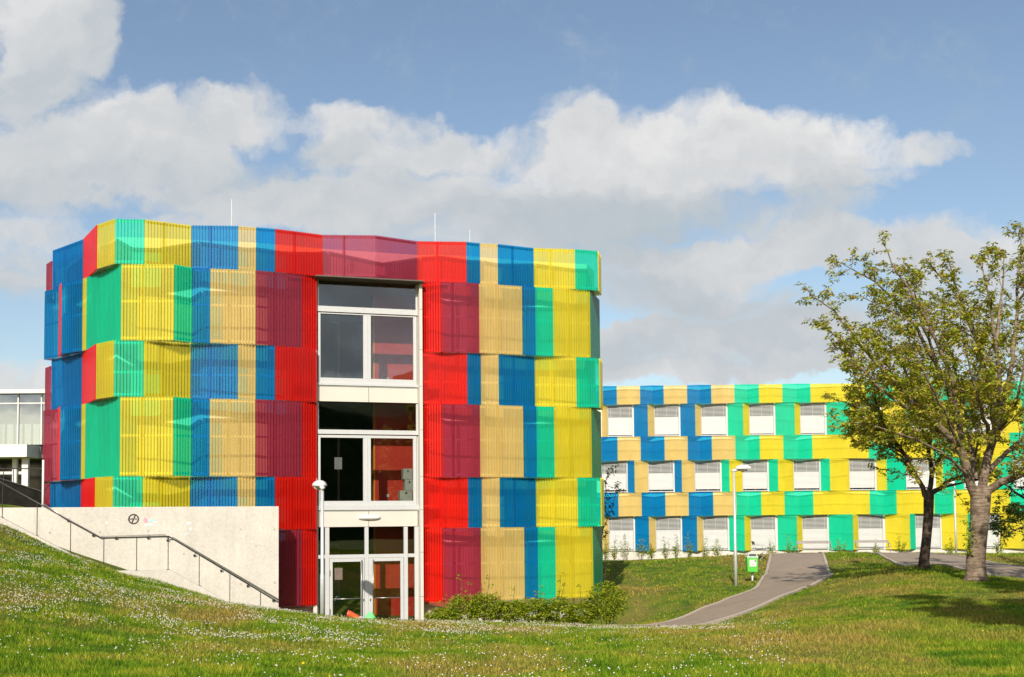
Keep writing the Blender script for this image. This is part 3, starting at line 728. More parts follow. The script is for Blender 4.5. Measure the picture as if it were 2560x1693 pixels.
# stencilled ring with a slash
INK = simple('stencil_ink', (.035,.025,.02), .8)
u, z = TW.at(334, 1298); f = MB(); r1, r2 = .148, .112; k = 40
for i in range(k):
    a, b = 2 * math.pi * i / k, 2 * math.pi * (i + 1) / k
    f.poly([TW.pt(u + r1 * math.cos(a), z + r1 * math.sin(a), .004), TW.pt(u + r1 * math.cos(b), z + r1 * math.sin(b), .004), TW.pt(u + r2 * math.cos(b), z + r2 * math.sin(b), .004), TW.pt(u + r2 * math.cos(a), z + r2 * math.sin(a), .004)])
f.poly([TW.pt(u - .065, z - .112, .005), TW.pt(u - .03, z - .118, .005), TW.pt(u + .065, z + .112, .005), TW.pt(u + .03, z + .118, .005)])
for (dx, h) in ((-.10, .03), (-.078, .022), (-.052, .03), (-.03, .03), (.04, .03), (.062, .026), (.085, .03)):
    f.poly([TW.pt(u + dx - .006, z - h, .0055), TW.pt(u + dx + .006, z - h, .0055), TW.pt(u + dx + .008, z + h, .0055), TW.pt(u + dx - .004, z + h, .0055)])
f.build('stencil_mark', INK, cw)
def blob(plane, x, y, rx, ry, mat, n=.004, name='graffiti', seed=1, par=None):
    rr = random.Random(seed); u, z = plane.at(x, y); s = 1 / 87.0; f = MB(); f.v = []
    for i in range(16):
        a = i * math.pi / 8; k = rr.uniform(.7, 1.15); f.v.append(plane.pt(u + rx * s * k * math.cos(a), z + ry * s * k * math.sin(a), n))
    f.f = [tuple(range(16))]; return f.build(name, mat, par)
blob(TW, 363.5, 1301, 5, 7, simple('pink_paint', (.86,.30,.36), .7), seed=2, par=cw)
LB = simple('pale_blue_paint', (.42,.68,.68), .7); LW = simple('chalk_white_paint', (.82,.82,.78), .7)
blob(TW, 377, 1301, 9, 4, LB, seed=3, par=cw); blob(TW, 388, 1306, 6, 2, LW, seed=4, par=cw); blob(TW, 374, 1312, 12, 2.2, LW, seed=5, par=cw)
blob(TW, 472, 1308, 6, 4, LW, seed=6, par=cw); blob(TW, 476, 1322, 4, 3, LW, seed=7, par=cw); blob(TW, 467, 1335, 3.5, 3.5, LB, seed=8, par=cw); blob(TW, 267, 1307, 3, 3, LW, seed=9, par=cw)
# staircase: parapet with coping line and steps behind it
def pp(x, y): return PW.at(x, y)
cop = [pp(x, y) for x, y in [(-90,1245),(0,1292),(91,1340),(176,1384),(262,1428),(425,1425),(498,1465),(575,1510),(652,1553),(697,1580)]]
ST = empty('staircase', PW.pt(4, -3.4), 'outdoor concrete stairs with a low sloping parapet below the tall wall', 'stairs')
f = MB(); n0 = 0
for (u, z) in cop: f.v += [PW.pt(u, z, 0), PW.pt(u, z, -.22), PW.pt(u, -4.4, 0), PW.pt(u, -4.4, -.22)]
for i in range(len(cop) - 1):
    a = 4 * i; b = a + 4
    f.f += [(a, b, b + 1, a + 1), (a + 2, b + 2, b, a), (a + 1, b + 1, b + 3, a + 3)]
f.f += [(0, 1, 3, 2), (4 * len(cop) - 4, 4 * len(cop) - 2, 4 * len(cop) - 1, 4 * len(cop) - 3)]
f.build('parapet', CONC, ST)
f = MB(); dz = .16
def zc(u):
    for (a, za), (b, zb_) in zip(cop[:-1], cop[1:]):
        if a <= u <= b: return za + (zb_ - za) * (u - a) / (b - a)
    return cop[-1][1]
u = cop[0][0]; prevz = None
while u < cop[-1][0] - .3:
    z = zc(u + .15) - .55; PW.box(f, u, u + .30, z - .5, z, -2.15, -.225); u += .302
f.build('steps', CONC, ST)
# railing on the parapet
fr = [pp(x, y) for x, y in [(-60,1172),(250.5,1345),(421,1341),(697,1507)]]
HR = empty('handrail', PW.pt(3, -2), 'dark steel handrail on thin posts along the stair parapet', 'handrail')
MB().tube([PW.pt(u, z, -.11) for u, z in fr], .017, 8).build('rail', STEEL, HR, smooth=True)
def zr(u):
    for (a, za), (b, zb_) in zip(fr[:-1], fr[1:]):
        if a <= u <= b: return za + (zb_ - za) * (u - a) / (b - a)
for x, y in ((4,1294),(91,1340),(175,1384),(258.5,1427),(341,1425),(420,1425),(498,1465),(575,1510),(652,1553)):
    u = pp(x, y)[0]; mb = MB(); mb.tube([PW.pt(u, zc(u) - .02, -.11), PW.pt(u, zr(u), -.11)], .0105, 6); mb.tube([PW.pt(u, zc(u) , -.11), PW.pt(u, zc(u) + .012, -.11)], .045, 8)
    mb.build('post', STEEL, HR)
wr = [TW.at(x, y) for x, y in [(112,1261),(160,1293),(252,1342.5),(262,1340.5),(411,1337),(421,1344),(434,1344),(697,1499)]]
WR = empty('handrail', TW.pt(4, -2), 'slim steel handrail on round brackets fixed to the tall concrete wall', 'handrail')
MB().tube([TW.pt(u, z, .09) for u, z in wr], .014, 8).build('rail', STAIN, WR, smooth=True)
for x, y in ((171,1302),(233,1339),(290,1346),(370,1345),(419,1351),(486,1389),(553,1427),(619,1465),(683,1502)):
    u, z = TW.at(x, y); mb = MB(); mb.tube([TW.pt(u, z, 0), TW.pt(u, z, .03)], .034, 12); mb.tube([TW.pt(u, z, .03), TW.pt(u + .02, z + .02, .09), TW.pt(u + .03, z + .07, .09)], .009, 6)
    mb.build('bracket', STEEL, WR, smooth=False)
# ================================================================ pavilion and ramp on the left
D0 = 60.0
VP = Plane(XYp(-700, 1200, D0), XYp(140, 1200, D0))
v = lambda x, y: VP.at(x, y)
PV = empty('glass_pavilion', VP.pt(v(60, 1300)[0], v(60, 1310)[1]), 'glazed pavilion with white roof edge and columns left of the colourful block', 'pavilion')
uL, uE = v(-700, 1100)[0], v(140, 1100)[0]; z = lambda y: v(60, y)[1]
f = MB(); VP.box(f, uL, uE, z(985), z(975.5), -9, .35); f.build('roof_edge', WHITEP, PV)
f = MB(); VP.box(f, uL, uE, z(974), z(959), -6, -5.95); f.build('rooflight', glass('rooflight_glass', .45, (.7,.75,.8)), PV)
f = MB()
for x in (-180, -60, 27, 73):
    u = v(x, 970)[0]; f.tube([VP.pt(u, z(975), -5.5), VP.pt(u, z(961), -5.5)], .03, 5); f.tube([VP.pt(u, z(975), -5.5), VP.pt(u + .3, z(961), -5.5)], .02, 5)
f.build('strut', STEEL, PV)
fm = MB(); zt, zs, zb = z(985), z(1112), z(1143)
for x in (-480, -360, -240, -130, -12, 45.5, 104): u = v(x, 1050)[0]; VP.box(fm, u - .035, u + .035, zs, zt - .002, -.08, .04)
VP.box(fm, uL, uE, z(1010), z(1007), -.07, .035); f = fm.build('glazing_frame', WHITEP, PV)
g = MB(); VP.box(g, uL, uE, zs + .01, zt - .01, -.03, -.015); g.build('pane', GLASS2, f)
f = MB(); VP.box(f, uL, v(73, 1120)[0], zb, zs, -1.6, .30); f.build('floor_edge', WHITEP, PV)
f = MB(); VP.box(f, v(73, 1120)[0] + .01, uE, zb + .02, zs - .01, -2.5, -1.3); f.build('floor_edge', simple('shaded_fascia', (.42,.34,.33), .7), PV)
f = MB(); VP.box(f, uL, uE, zs - .35, zs - .3, -9, -2.55); VP.box(f, uL, uE, z(1320), z(976) - .02, -9.2, -9.05)
f.build('interior_wall', simple('pavilion_interior', (.15,.17,.18), .8), PV)
f = MB()
for i, x in enumerate(range(-60, 74, 22)): u = v(x, 1080)[0]; VP.box(f, u, u + .35, z(1112) + .02, z(1058), -.6, -.55)
f.build('curtain', simple('pale_curtain', (.55,.62,.60), .9), PV)
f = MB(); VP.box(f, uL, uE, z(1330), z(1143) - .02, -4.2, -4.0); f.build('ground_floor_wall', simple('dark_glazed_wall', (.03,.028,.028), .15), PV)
for x, w, n in ((23, .12, -.6), (55.5, .17, -.3), (-40, .15, -.3), (-150, .15, -.3)):
    f = MB(); u = v(x, 1200)[0]; VP.box(f, u - w, u + w, z(1330), zb - .005, n - .2, n); f.build('column', WHITEP, PV)
f = MB(); VP.box(f, uL, v(52, 1180)[0], z(1184), z(1177), -.9, -.8); f.build('glazing_bar', WHITEP, PV)
f = MB(); VP.box(f, v(73, 1200)[0], v(92, 1200)[0], z(1216), z(1202), -3.9, -3.8); f.build('notice', WHITEP, PV)
# steel pole beside the block
pz = P(107, 1268, 35.0); MBp = MB().tube([(pz[0], pz[1], g1(pz[0], pz[1]) - .3), (pz[0], pz[1], P(107, 1150, 35.0)[2])], .035, 10)
tag(MBp.build('post', WHITEP, smooth=True), 'white steel post standing at the left corner of the colourful block', 'post')
# dark mesh ramp balustrade
RP = Plane(XYp(-300, 1200, 38.5), XYp(106, 1200, 36.5))
RB = empty('ramp_railing', RP.pt(RP.L * .7, -.5), 'dark mesh ramp railing above the concrete wall at the far left', 'railing')
def rz(x, y): return RP.at(x, y)
mesh_m = Mat('dark_mesh'); tcn = mesh_m.noise(3, 3); mesh_m.bsdf(mesh_m.ramp(tcn, [(.3, (.010,.009,.008)), (.7, (.022,.020,.017))]), .9, 0, .05)
f = MB(); q = [rz(-300, 1110), rz(0, 1197), rz(104, 1229), rz(104, 1276), rz(-300, 1276)]
f.v = [RP.pt(u, zz_, 0) for u, zz_ in q] + [RP.pt(u, zz_, -.03) for u, zz_ in q]; n = 5
f.f = [(0,4,3,2,1), (5,6,7,8,9)] + [(i, (i+1) % 5, (i+1) % 5 + 5, i + 5) for i in range(5)]
f.build('mesh_panel', mesh_m.m, RB)
for pts in ([(-300,1108),(0,1196),(106,1229)], [(-300,1172),(127,1172)], [(112,1200),(128,1200)]):
    MB().tube([RP.pt(*rz(x, y), .03) for x, y in pts], .022, 6).build('rail', STEEL, RB)
for x in (-230, -120, 10.5, 35):
    MB().tube([RP.pt(*rz(x, 1172), .03), RP.pt(*rz(x, 1205), .03)], .015, 6).build('post', STEEL, RB)
# ================================================================ lamps
def lamp_head_mesh(f, c, ax, L, W_, Hh):
    # shell: long domed cap along unit axis ax (xy), centre c
    ax = np.array([ax[0], ax[1], 0.]); sd = np.array([-ax[1], ax[0], 0.]); up = np.array([0, 0, 1.]); n0 = len(f.v); nu, nv = 14, 10
    for i in range(nu + 1):
        s = -1 + 2 * i / nu; s = math.sin(s * math.pi / 2); r = math.sqrt(max(0, 1 - s * s)) 
        for j in range(nv + 1):
            a = math.pi * j / nv; p = c + ax * s * L / 2 + sd * math.cos(a) * W_ / 2 * (r * .85 + .15) + up * math.sin(a) * Hh * (r * .8 + .2)
            f.v.append(tuple(p))
    for i in range(nu):
        for j in range(nv): a = n0 + i * (nv + 1) + j; f.f.append((a, a + 1, a + nv + 2, a + nv + 1))
    for i in range(nu): a = n0 + i * (nv + 1); f.f.append((a, a + nv + 1, a + 2 * nv + 1, a + nv))
    f.f.append(tuple(n0 + j for j in range(nv + 1))); e0 = n0 + nu * (nv + 1); f.f.append(tuple(e0 + j for j in range(nv + 1))[::-1])
LENS = glass('lamp_lens', .25, (.85,.75,.72))
def street_lamp(x, ybase, ytop, D, az, label, scale=1.0, grp='street lamps beside the paths'):
    b = P(x, ybase, D); gz0 = g1(b[0], b[1]); t = P(x, ytop, D)
    o = empty('street_lamp', (b[0], b[1], gz0), label, 'street lamp', grp)
    mb = MB(); zb_, zt_ = gz0 - .2, t[2]
    lean = (P(x, ytop, D)[0] - P(x, ybase, D)[0]) * 0
    mb.tube([(b[0], b[1], zb_), (b[0], b[1], zb_ + 1.6), (b[0], b[1], zb_ + 1.65), (b[0], b[1], zt_)], [.062 * scale, .062 * scale, .05 * scale, .042 * scale], 12)
    mb.build('pole', GALV, o, smooth=True)
    ax = np.array([math.cos(az), math.sin(az)])
    c = np.array([b[0] + ax[0] * .36, b[1] + ax[1] * .36, zt_ + .10])
    f = MB(); lamp_head_mesh(f, c, ax, .60, .40, .17)
    f.tube([(b[0] - ax[0] * .08, b[1] - ax[1] * .08, zt_ + .03), (c[0], c[1], zt_ + .14)], [.05, .07], 8)
    f.build('lamp_head', WHITEP, o, smooth=True)
    g = MB(); g.lathe((c[0], c[1], zt_ + .10), [(.165, -.002), (.15, -.05), (.10, -.09), (.03, -.11)], 14); g.build('lens', LENS, o, smooth=True)
street_lamp(806, 1600, 1224, 29.7, R(112), 'street lamp with a white domed head standing before the glass entrance doors')
street_lamp(1840, 1465, 1180, 40.3, R(5), 'street lamp on the lawn beside the green litter bin')
street_lamp(2391, 1390, 1213, 58, R(100), 'slim distant street lamp seen between the two tree trunks', .9)
# ================================================================ litter bin
b = P(1882, 1458, 41.5); bz = g1(b[0], b[1]); s = 41.5 / F
GRN = simple('bin_green', (.09,.50,.06), .4, 0, .05); LID = simple('bin_lid_grey', (.42,.50,.42), .4)
BN = empty('litter_bin', (b[0], b[1], bz), 'bright green litter bin with dark opening on a post beside the footpath', 'litter bin')
zt = lambda y: float(P(1882, y, 41.5)[2])
MB().tube([(b[0], b[1] + .05, bz - .2), (b[0], b[1] + .05, zt(1428))], .036, 10).build('post', WHITEP, BN, smooth=True)
def rbox(f, cx_, cy_, w0, d0, w1, d1, z0, z1): f.hexa([(cx_-w0/2,cy_-d0/2,z0),(cx_+w0/2,cy_-d0/2,z0),(cx_+w0/2,cy_+d0/2,z0),(cx_-w0/2,cy_+d0/2,z0),(cx_-w1/2,cy_-d1/2,z1),(cx_+w1/2,cy_-d1/2,z1),(cx_+w1/2,cy_+d1/2,z1),(cx_-w1/2,cy_+d1/2,z1)])
bx = b[0] - 2.5 * s
f = MB(); rbox(f, bx, b[1] - .08, .385, .26, .43, .32, zt(1430), zt(1394)); f.build('body', GRN, BN, bevel=.025)
f = MB(); rbox(f, bx, b[1] - .08, .44, .33, .42, .30, zt(1394) + .003, zt(1390)); rbox(f, bx, b[1] - .08, .38, .28, .28, .20, zt(1390) + .003, zt(1383)); f.build('lid', LID, BN, bevel=.01)
f = MB(); yy = b[1] - .08 - .141
f.hexa([(bx-.15, yy-.012, zt(1390)+.0), (bx+.15, yy-.012, zt(1390)+.0), (bx+.15, yy+.1, zt(1390)), (bx-.15, yy+.1, zt(1390)), (bx-.12, yy+.022, zt(1384.6)), (bx+.12, yy+.022, zt(1384.6)), (bx+.12, yy+.1, zt(1384.6)), (bx-.12, yy+.1, zt(1384.6))]); f.build('opening', BLACKM, BN)
f = MB(); fy = b[1] - .08 - .165; f.hexa([(bx-.125,fy+.012,zt(1416)),(bx+.135,fy+.012,zt(1416)),(bx+.135,fy+.03,zt(1416)),(bx-.125,fy+.03,zt(1416)),(bx-.125,fy-.004,zt(1399)),(bx+.135,fy-.004,zt(1399)),(bx+.135,fy+.02,zt(1399)),(bx-.125,fy+.02,zt(1399))])
lb = f.build('label_plate', WHITEP, BN)
f = MB()
for (dx, y, r_) in ((.09, 1402, .03), (-.09, 1410, .012), (0, 1411, .018), (.08, 1410.5, .012)):
    n0 = len(f.v)
    for k in range(8): f.v.append((bx + dx + r_ * math.cos(k * .785), fy - .012 + (1416 - y) * 0 , zt(y) + r_ * math.sin(k * .785)))
    f.f.append(tuple(range(n0, n0 + 8)))
f.build('pictogram', simple('label_print', (.12,.11,.12), .6), lb)
# ================================================================ benches
BENM = simple('bench_steel', (.38,.37,.36), .4, .3)
def bench(x0, x1, ytop, D, rot, label, lx=None):
    a, c = P(x0, ytop, D), P(x1, ytop, D); cx_, cy_ = (a[0] + c[0]) / 2, D; L = abs(c[0] - a[0]) if lx is None else lx
    gz0 = min(g1(cx_, cy_), a[2] - .75)
    gz0 = a[2] - .80
    o = empty('bench', (cx_, cy_, gz0), label, 'bench', 'steel benches at the top of the footpath')
    cr_, sr = math.cos(rot), math.sin(rot)
    T = lambda x, y, z: (cx_ + x * cr_ - y * sr, cy_ + x * sr + y * cr_, gz0 + z)
    def slat(x0, x1, prof): 
        f = MB(); f.v = [T(x0, y, z) for y, z in prof] + [T(x1, y, z) for y, z in prof]; n = len(prof)
        f.f = [tuple(range(n)), tuple(range(n, 2*n))[::-1]] + [(i, (i+1) % n, (i+1) % n + n, i + n) for i in range(n)]; return f
    SEAT = simple('grey_bench_board', (.23,.20,.19), .6)
    # local +y is the back; seat and back boards
    slat(-L/2, L/2, [(.24,.66),(.27,.66),(.30,.80),(.27,.80)]).build('backrest', SEAT, o)
    slat(-L/2 - .0, L/2, [(-.24,.44),(.16,.42),(.16,.455),(-.24,.475)]).build('seat', SEAT, o)
    for sx_ in (-1, 1):
        x = sx_ * (L / 2 + .025)
        f = MB(); f.tube([T(x, .30, .80), T(x, .19, .46), T(x, -.22, .45), T(x, -.30, .40), T(x, -.30, .30), T(x, .02, .0), T(x, .04, -.25)], .018, 8); f.build('leg', BENM, o, smooth=True)
        f = MB(); f.tube([T(x, .22, .60), T(x, .0, .66), T(x, -.18, .64), T(x, -.22, .46)], .013, 6); f.build('armrest', BENM, o, smooth=True)
    return o
bench(1996, 2075, 1353, 55, R(-8), 'steel bench facing the camera at the top of the footpath')
bench(2143, 2220, 1351, 55.5, R(-8), 'steel bench nearest the dark-trunked tree, right of the path top')
bench(1892, 1904, 1354, 53, R(82), 'steel bench seen side-on behind the green litter bin', 1.7)
# ================================================================ toys by the entrance
TO = simple('orange_plastic', (.85,.10,.03), .4, 0, .05); TG = simple('green_plastic', (.16,.66,.22), .4, 0, .05)
b = P(882, 1541, 31.2); gy = P(882, 1548, 31.2)[2]
f = MB(); f.tube([(b[0] - .14, b[1], gy + .16), (b[0] - .10, b[1], gy + .15), (b[0] + .16, b[1] + .03, gy + .03)], [.075, .09, .055], 14)
f.tube([(b[0] - .15, b[1], gy + .162), (b[0] - .12, b[1], gy + .154)], [.095, .095], 14); f.build('toy_cone', TO, smooth=False)
f = bpy.data.objects['toy_cone']; tag(f, 'orange plastic toy cone lying on its side at the entrance', 'toy')
b = P(926, 1545, 31.2); gy = P(926, 1553, 31.2)[2]; GT = empty('toy_house', (b[0], b[1], gy), 'light green plastic toy with a pointed lid at the entrance', 'toy')
f = MB(); f.lathe((b[0], b[1], gy - .05), [(.12, 0), (.14, .04), (.15, .13)], 16); f.build('body', TG, GT, smooth=True)
f = MB(); f.lathe((b[0], b[1], gy + .085), [(.165, 0), (.16, .02), (.13, .04), (.08, .14), (.05, .165), (.0, .17)], 16); f.build('lid', TG, GT, smooth=True)
b = P(903, 1543, 31.2); gy = P(903, 1552, 31.2)[2]; f = MB(); rr = random.Random(4)
f.lathe((b[0], b[1], gy - .05), [(.07, 0), (.10, .05), (.08, .10), (.05, .15), (.01, .17)], 9)
f.v = [(x + rr.uniform(-.02, .02), y + rr.uniform(-.02, .02), z + rr.uniform(-.015, .015)) for x, y, z in f.v]
tag(f.build('plastic_bag', simple('grey_white_plastic', (.5,.5,.52), .4)), 'crumpled grey plastic bag between the orange and green toys', 'bag')
# ================================================================ leaves
def leaf_mat(name, stops, trans=.45):
    m = Mat(name); g = m.n('ShaderNodeNewGeometry'); c = m.ramp(g.outputs['Random Per Island'], stops)
    df = m.n('ShaderNodeBsdfPrincipled'); m.l(c, df.inputs[0]); df.inputs['Roughness'].default_value = .45; df.inputs['Specular IOR Level'].default_value = .35
    c2 = m.mix(1.0, c, (1.25, 1.25, .55), 'MULTIPLY'); tl = m.n('ShaderNodeBsdfTranslucent'); m.l(c2, tl.inputs[0])
    x = m.n('ShaderNodeMixShader'); x.inputs[0].default_value = trans; m.l(df.outputs[0], x.inputs[1]); m.l(tl.outputs[0], x.inputs[2]); m.l(x.outputs[0], m.out.inputs[0]); return m.m
CHERRY = leaf_mat('cherry_leaf', [(0, (.18,.24,.02)), (.35, (.34,.39,.03)), (.65, (.48,.49,.05)), (.85, (.52,.38,.08)), (1, (.40,.20,.07))])
DARKL = leaf_mat('dark_leaf', [(0, (.03,.06,.008)), (.5, (.05,.09,.012)), (1, (.08,.12,.015))], .3)
HEDGE = leaf_mat('hedge_leaf', [(0, (.16,.25,.012)), (.5, (.30,.39,.02)), (.85, (.44,.46,.035)), (1, (.42,.32,.06))])
def bark_mat(name, a, b):
    m = Mat(name); n1 = m.noise(7, 6, .65, sc3=(1, 1, .5)); n2 = m.noise(3, 5, .6, sc3=(1.2, 1.2, 7))
    c = m.mix(m.ramp(n2, [(.42, (0,0,0)), (.6, (.8,.8,.8))]), m.ramp(n1, [(.3, a), (.7, b)]), tuple(x * .55 for x in a))
    m.bsdf(c, .85, 0, .2, bump=m.noise(18, 6, .7, sc3=(1, 1, 1.6)), bstr=.9, bdist=.03); return m.m
BARK = bark_mat('cherry_bark', (.17,.115,.075), (.34,.27,.20)); BARKD = bark_mat('dark_bark', (.06,.04,.03), (.13,.095,.07))
def leaves(centres, dirs, n_per, size, seed, droop=.7):
    rs = np.random.RandomState(seed); m = len(centres); K = m * n_per
    c = np.repeat(centres, n_per, 0) + rs.normal(0, size * .22, (K, 3))
    az = rs.uniform(0, 2 * np.pi, K); dr = rs.uniform(-.2, 1, K) * droop
    d = np.stack([np.cos(az), np.sin(az), -dr], 1); d /= np.linalg.norm(d, axis=1)[:, None]
    up = np.array([0, 0, 1.]) + rs.normal(0, .35, (K, 3)); sd = np.cross(d, up); sd /= np.linalg.norm(sd, axis=1)[:, None]; nn = np.cross(sd, d)
    L = size * rs.uniform(.6, 1.25, K)[:, None]; W_ = L * .24
    base = c + d * L * .12; tip = c + d * L * 1.1 - nn * L * .16; mid = c + d * L * .55
    a = mid + sd * W_ + nn * L * .07; b = mid - sd * W_ + nn * L * .07
    V = np.stack([base, a, tip, b], 1).reshape(-1, 3); i = np.arange(K) * 4
    Fc = np.stack([i, i + 1, i + 2, i, i + 2, i + 3], 1).reshape(-1)
    return V, Fc
class Tree:
    def __init__(s, seed): s.r = random.Random(seed); s.mb = MB(); s.c = []
    def grow(s, p, d, L, rad, lvl, upb=.25):
        r = s.r; n = max(3, int(L / .28)); pts = [p]; q = p.copy(); dd = d / np.linalg.norm(d)
        for i in range(n):
            dd = dd + np.array([r.gauss(0, .11), r.gauss(0, .11), r.gauss(0, .08) + upb * .12]); dd /= np.linalg.norm(dd); q = q + dd * L / n; pts.append(q.copy())
        s.mb.tube(pts, list(np.linspace(rad, max(.004, rad * .3), len(pts))), 6 if rad > .03 else 4, cap=False)
        s.side(pts, rad, L, lvl)
    def side(s, pts, rad, L, lvl, dens=1.0):
        r = s.r; n = len(pts)
        for i in range(1, n):
            f = i / (n - 1)
            if lvl >= 2 or f > .45:
                for _ in range(1 if r.random() < .75 else 2):
                    s.c.append(pts[i] + np.array([r.gauss(0, .05), r.gauss(0, .05), r.gauss(0, .05)]))
            if lvl < 3 and f > .15:
                k = dens * (1.5 if lvl == 1 else .9 if lvl == 2 else 1.1)
                cnt = int(k) + (r.random() < k - int(k))
                t = pts[i] - pts[i-1]; t /= np.linalg.norm(t)
                for _ in range(cnt):
                    a = np.array([r.gauss(0, 1), r.gauss(0, 1), r.gauss(.25, .7)]); a -= t * (a @ t) * .6; a /= np.linalg.norm(a)
                    dd = t * .65 + a * .8; LL = L * r.uniform(.28, .5) * (1.15 - .5 * f)
                    if f > .7: LL *= .7
                    if lvl == 2: LL = min(LL, .5)
                    if LL > .15: s.grow(pts[i].copy(), dd, LL, max(.006, rad * .38 * (1.1 - .6 * f)), lvl + 1)
        s.c.append(pts[-1])
    def limb(s, pts, r0, r1, dens=1.0, lvl=1):
        pts = [np.array(p, float) for p in pts]; out = []
        for i in range(len(pts) - 1):
            p_, a, b, c = pts[max(i-1, 0)], pts[i], pts[i+1], pts[min(i+2, len(pts)-1)]
            n = max(2, int(np.linalg.norm(b - a) / .3))
            for k in range(n):
                t = k / n; out.append(.5 * ((2*a) + (-p_ + b) * t + (2*p_ - 5*a + 4*b - c) * t*t + (-p_ + 3*a - 3*b + c) * t**3))
        out.append(pts[-1]); rr = s.r
        for k in range(1, len(out) - 1): out[k] = out[k] + np.array([rr.gauss(0, .02), rr.gauss(0, .02), rr.gauss(0, .02)])
        L = sum(np.linalg.norm(b - a) for a, b in zip(out[:-1], out[1:]))
        s.mb.tube(out, list(np.linspace(r0, r1, len(out))), 9, cap=False)
        s.side(out, (r0 + r1) / 2, min(L, 2.5), lvl, dens)
def finish(t, name, base, label, cat, bark, leafm, nper, size, seed, group=None, cap=None):
    o = empty(name, base, label, cat, group)
    c = np.array(t.c)
    if cap and len(c) > cap: c = c[np.random.RandomState(seed).permutation(len(c))[:cap]]
    t.mb.build('trunk', bark, o, smooth=True)
    V, Fc = leaves(c, None, nper, size, seed); npmesh('crown', V, Fc, 3, leafm, o)
    return o, len(c)
GT_ = 'cherry trees on the lawn by the paths'
# -- big cherry on the right
D = 30.0; T2 = Tree(11); q = lambda x, y, d=0: P(x, y, D + d)
bs = q(2440, 1453); bs[2] = g1(bs[0], bs[1]); fk = q(2452, 1232)
T2.mb.tube([bs + np.array([0,0,-.3]), bs + np.array([0,0,.02]), bs + np.array([0.01,0,.18]), bs + np.array([.0,0,.5]), q(2444, 1350), q(2450, 1290), fk, q(2452, 1215)], [.40, .34, .27, .25, .24, .25, .27, .17], 18, cap=False)
G2 = [ # pixel paths of the limbs with depth offsets
 ([(2440,1245,0),(2418,1180,-.2),(2402,1120,-.4),(2330,1050,-.8),(2240,960,-1.1),(2150,860,-1.0),(2085,780,-.8),(2035,744,-.7)], .13, .012),
 ([(2405,1130,-.4),(2395,1050,.2),(2350,930,.6),(2290,820,.8),(2215,730,.8),(2160,690,.8),(2103,658,.7)], .09, .010),
 ([(2395,1060,.1),(2380,950,-.4),(2330,830,-.8),(2270,720,-.8),(2230,660,-.7),(2208,608,-.6)], .075, .010),
 ([(2330,1050,-.8),(2250,1010,-1.3),(2160,930,-1.5),(2095,850,-1.5),(2060,806,-1.4)], .06, .010),
 ([(2455,1235,0),(2470,1150,.2),(2490,1090,.4),(2470,960,.7),(2430,830,1.0),(2390,740,1.1),(2327,662,1.2)], .13, .012),
 ([(2490,1100,.4),(2500,980,-.4),(2490,850,-1),(2470,740,-1.2),(2454,645,-1.2)], .09, .010),
 ([(2500,1040,.3),(2530,900,.8),(2540,760,1.2),(2552,640,1.3),(2552,572,1.3)], .09, .012),
 ([(2455,1240,0),(2500,1205,-.3),(2560,1185,-.7),(2660,1120,-1.2),(2760,980,-1.4),(2820,860,-1.4)], .12, .02),
 ([(2600,1165,-.9),(2640,1050,-.2),(2660,900,.4),(2680,760,.6)], .08, .02),
 ([(2470,1180,.2),(2520,1130,.9),(2590,1060,1.6),(2650,960,2.2)], .08, .02),
 ([(2418,1190,-.2),(2350,1130,-1.2),(2260,1090,-1.9),(2170,1060,-2.2),(2110,1060,-2.2)], .05, .010),
 ([(2410,1150,0),(2360,1080,1.2),(2290,1000,2.0),(2200,950,2.4),(2120,930,2.4)], .06, .010),
 ([(2440,1200,.3),(2420,1060,1.4),(2390,930,2.1),(2360,820,2.5)], .07, .010),
 ([(2480,1120,.2),(2450,1010,-1.5),(2420,900,-2.2),(2400,790,-2.4)], .07, .010),
 ([(2350,930,.6),(2310,820,.2),(2290,740,0),(2286,700,0)], .05, .009), ([(2470,960,.7),(2440,840,.2),(2400,740,0),(2372,655,0)], .05, .009),
 ([(2490,850,-1),(2500,760,-.6),(2505,690,-.4),(2510,640,-.3)], .045, .009), ([(2540,760,1.2),(2580,700,.6),(2600,620,.3)], .045, .009),
 ([(2240,960,-1.1),(2180,890,-.4),(2130,850,0),(2100,870,.2)], .04, .009), ([(2290,1000,2.0),(2250,900,2.4),(2200,830,2.5),(2180,760,2.5)], .045, .009),
 ([(2402,1120,-.4),(2350,1010,-2),(2300,910,-2.6),(2260,830,-2.7)], .05, .009), ([(2330,830,-.8),(2260,790,-.6),(2190,760,-.4),(2150,740,-.4)], .035, .009),
 ([(2490,1090,.4),(2540,1000,-1.6),(2560,900,-2.2),(2570,800,-2.4)], .06, .009), ([(2420,1060,1.4),(2450,960,2.4),(2480,860,3),(2500,780,3)], .05, .009)]
for pts, r0_, r1_ in G2: T2.limb([q(*p) for p in pts], r0_, r1_, 1.1)
ob, nc = finish(T2, 'cherry_tree', bs, 'large cherry tree with stout pale ringed trunk and bronze-green leaves at right', 'tree', BARK, CHERRY, 6, .115, 5, GT_)
print('tree2', nc)
f = MB(); cs = []
rr = random.Random(9)
for k in range(60):
    y = rr.uniform(1300, 1385); pq = P(2421 + rr.gauss(0, 7), y, D - .2); cs.append(pq)
V, Fc = leaves(np.array(cs), None, 3, .09, 77); npmesh('trunk_shoot', V, Fc, 3, HEDGE, ob)
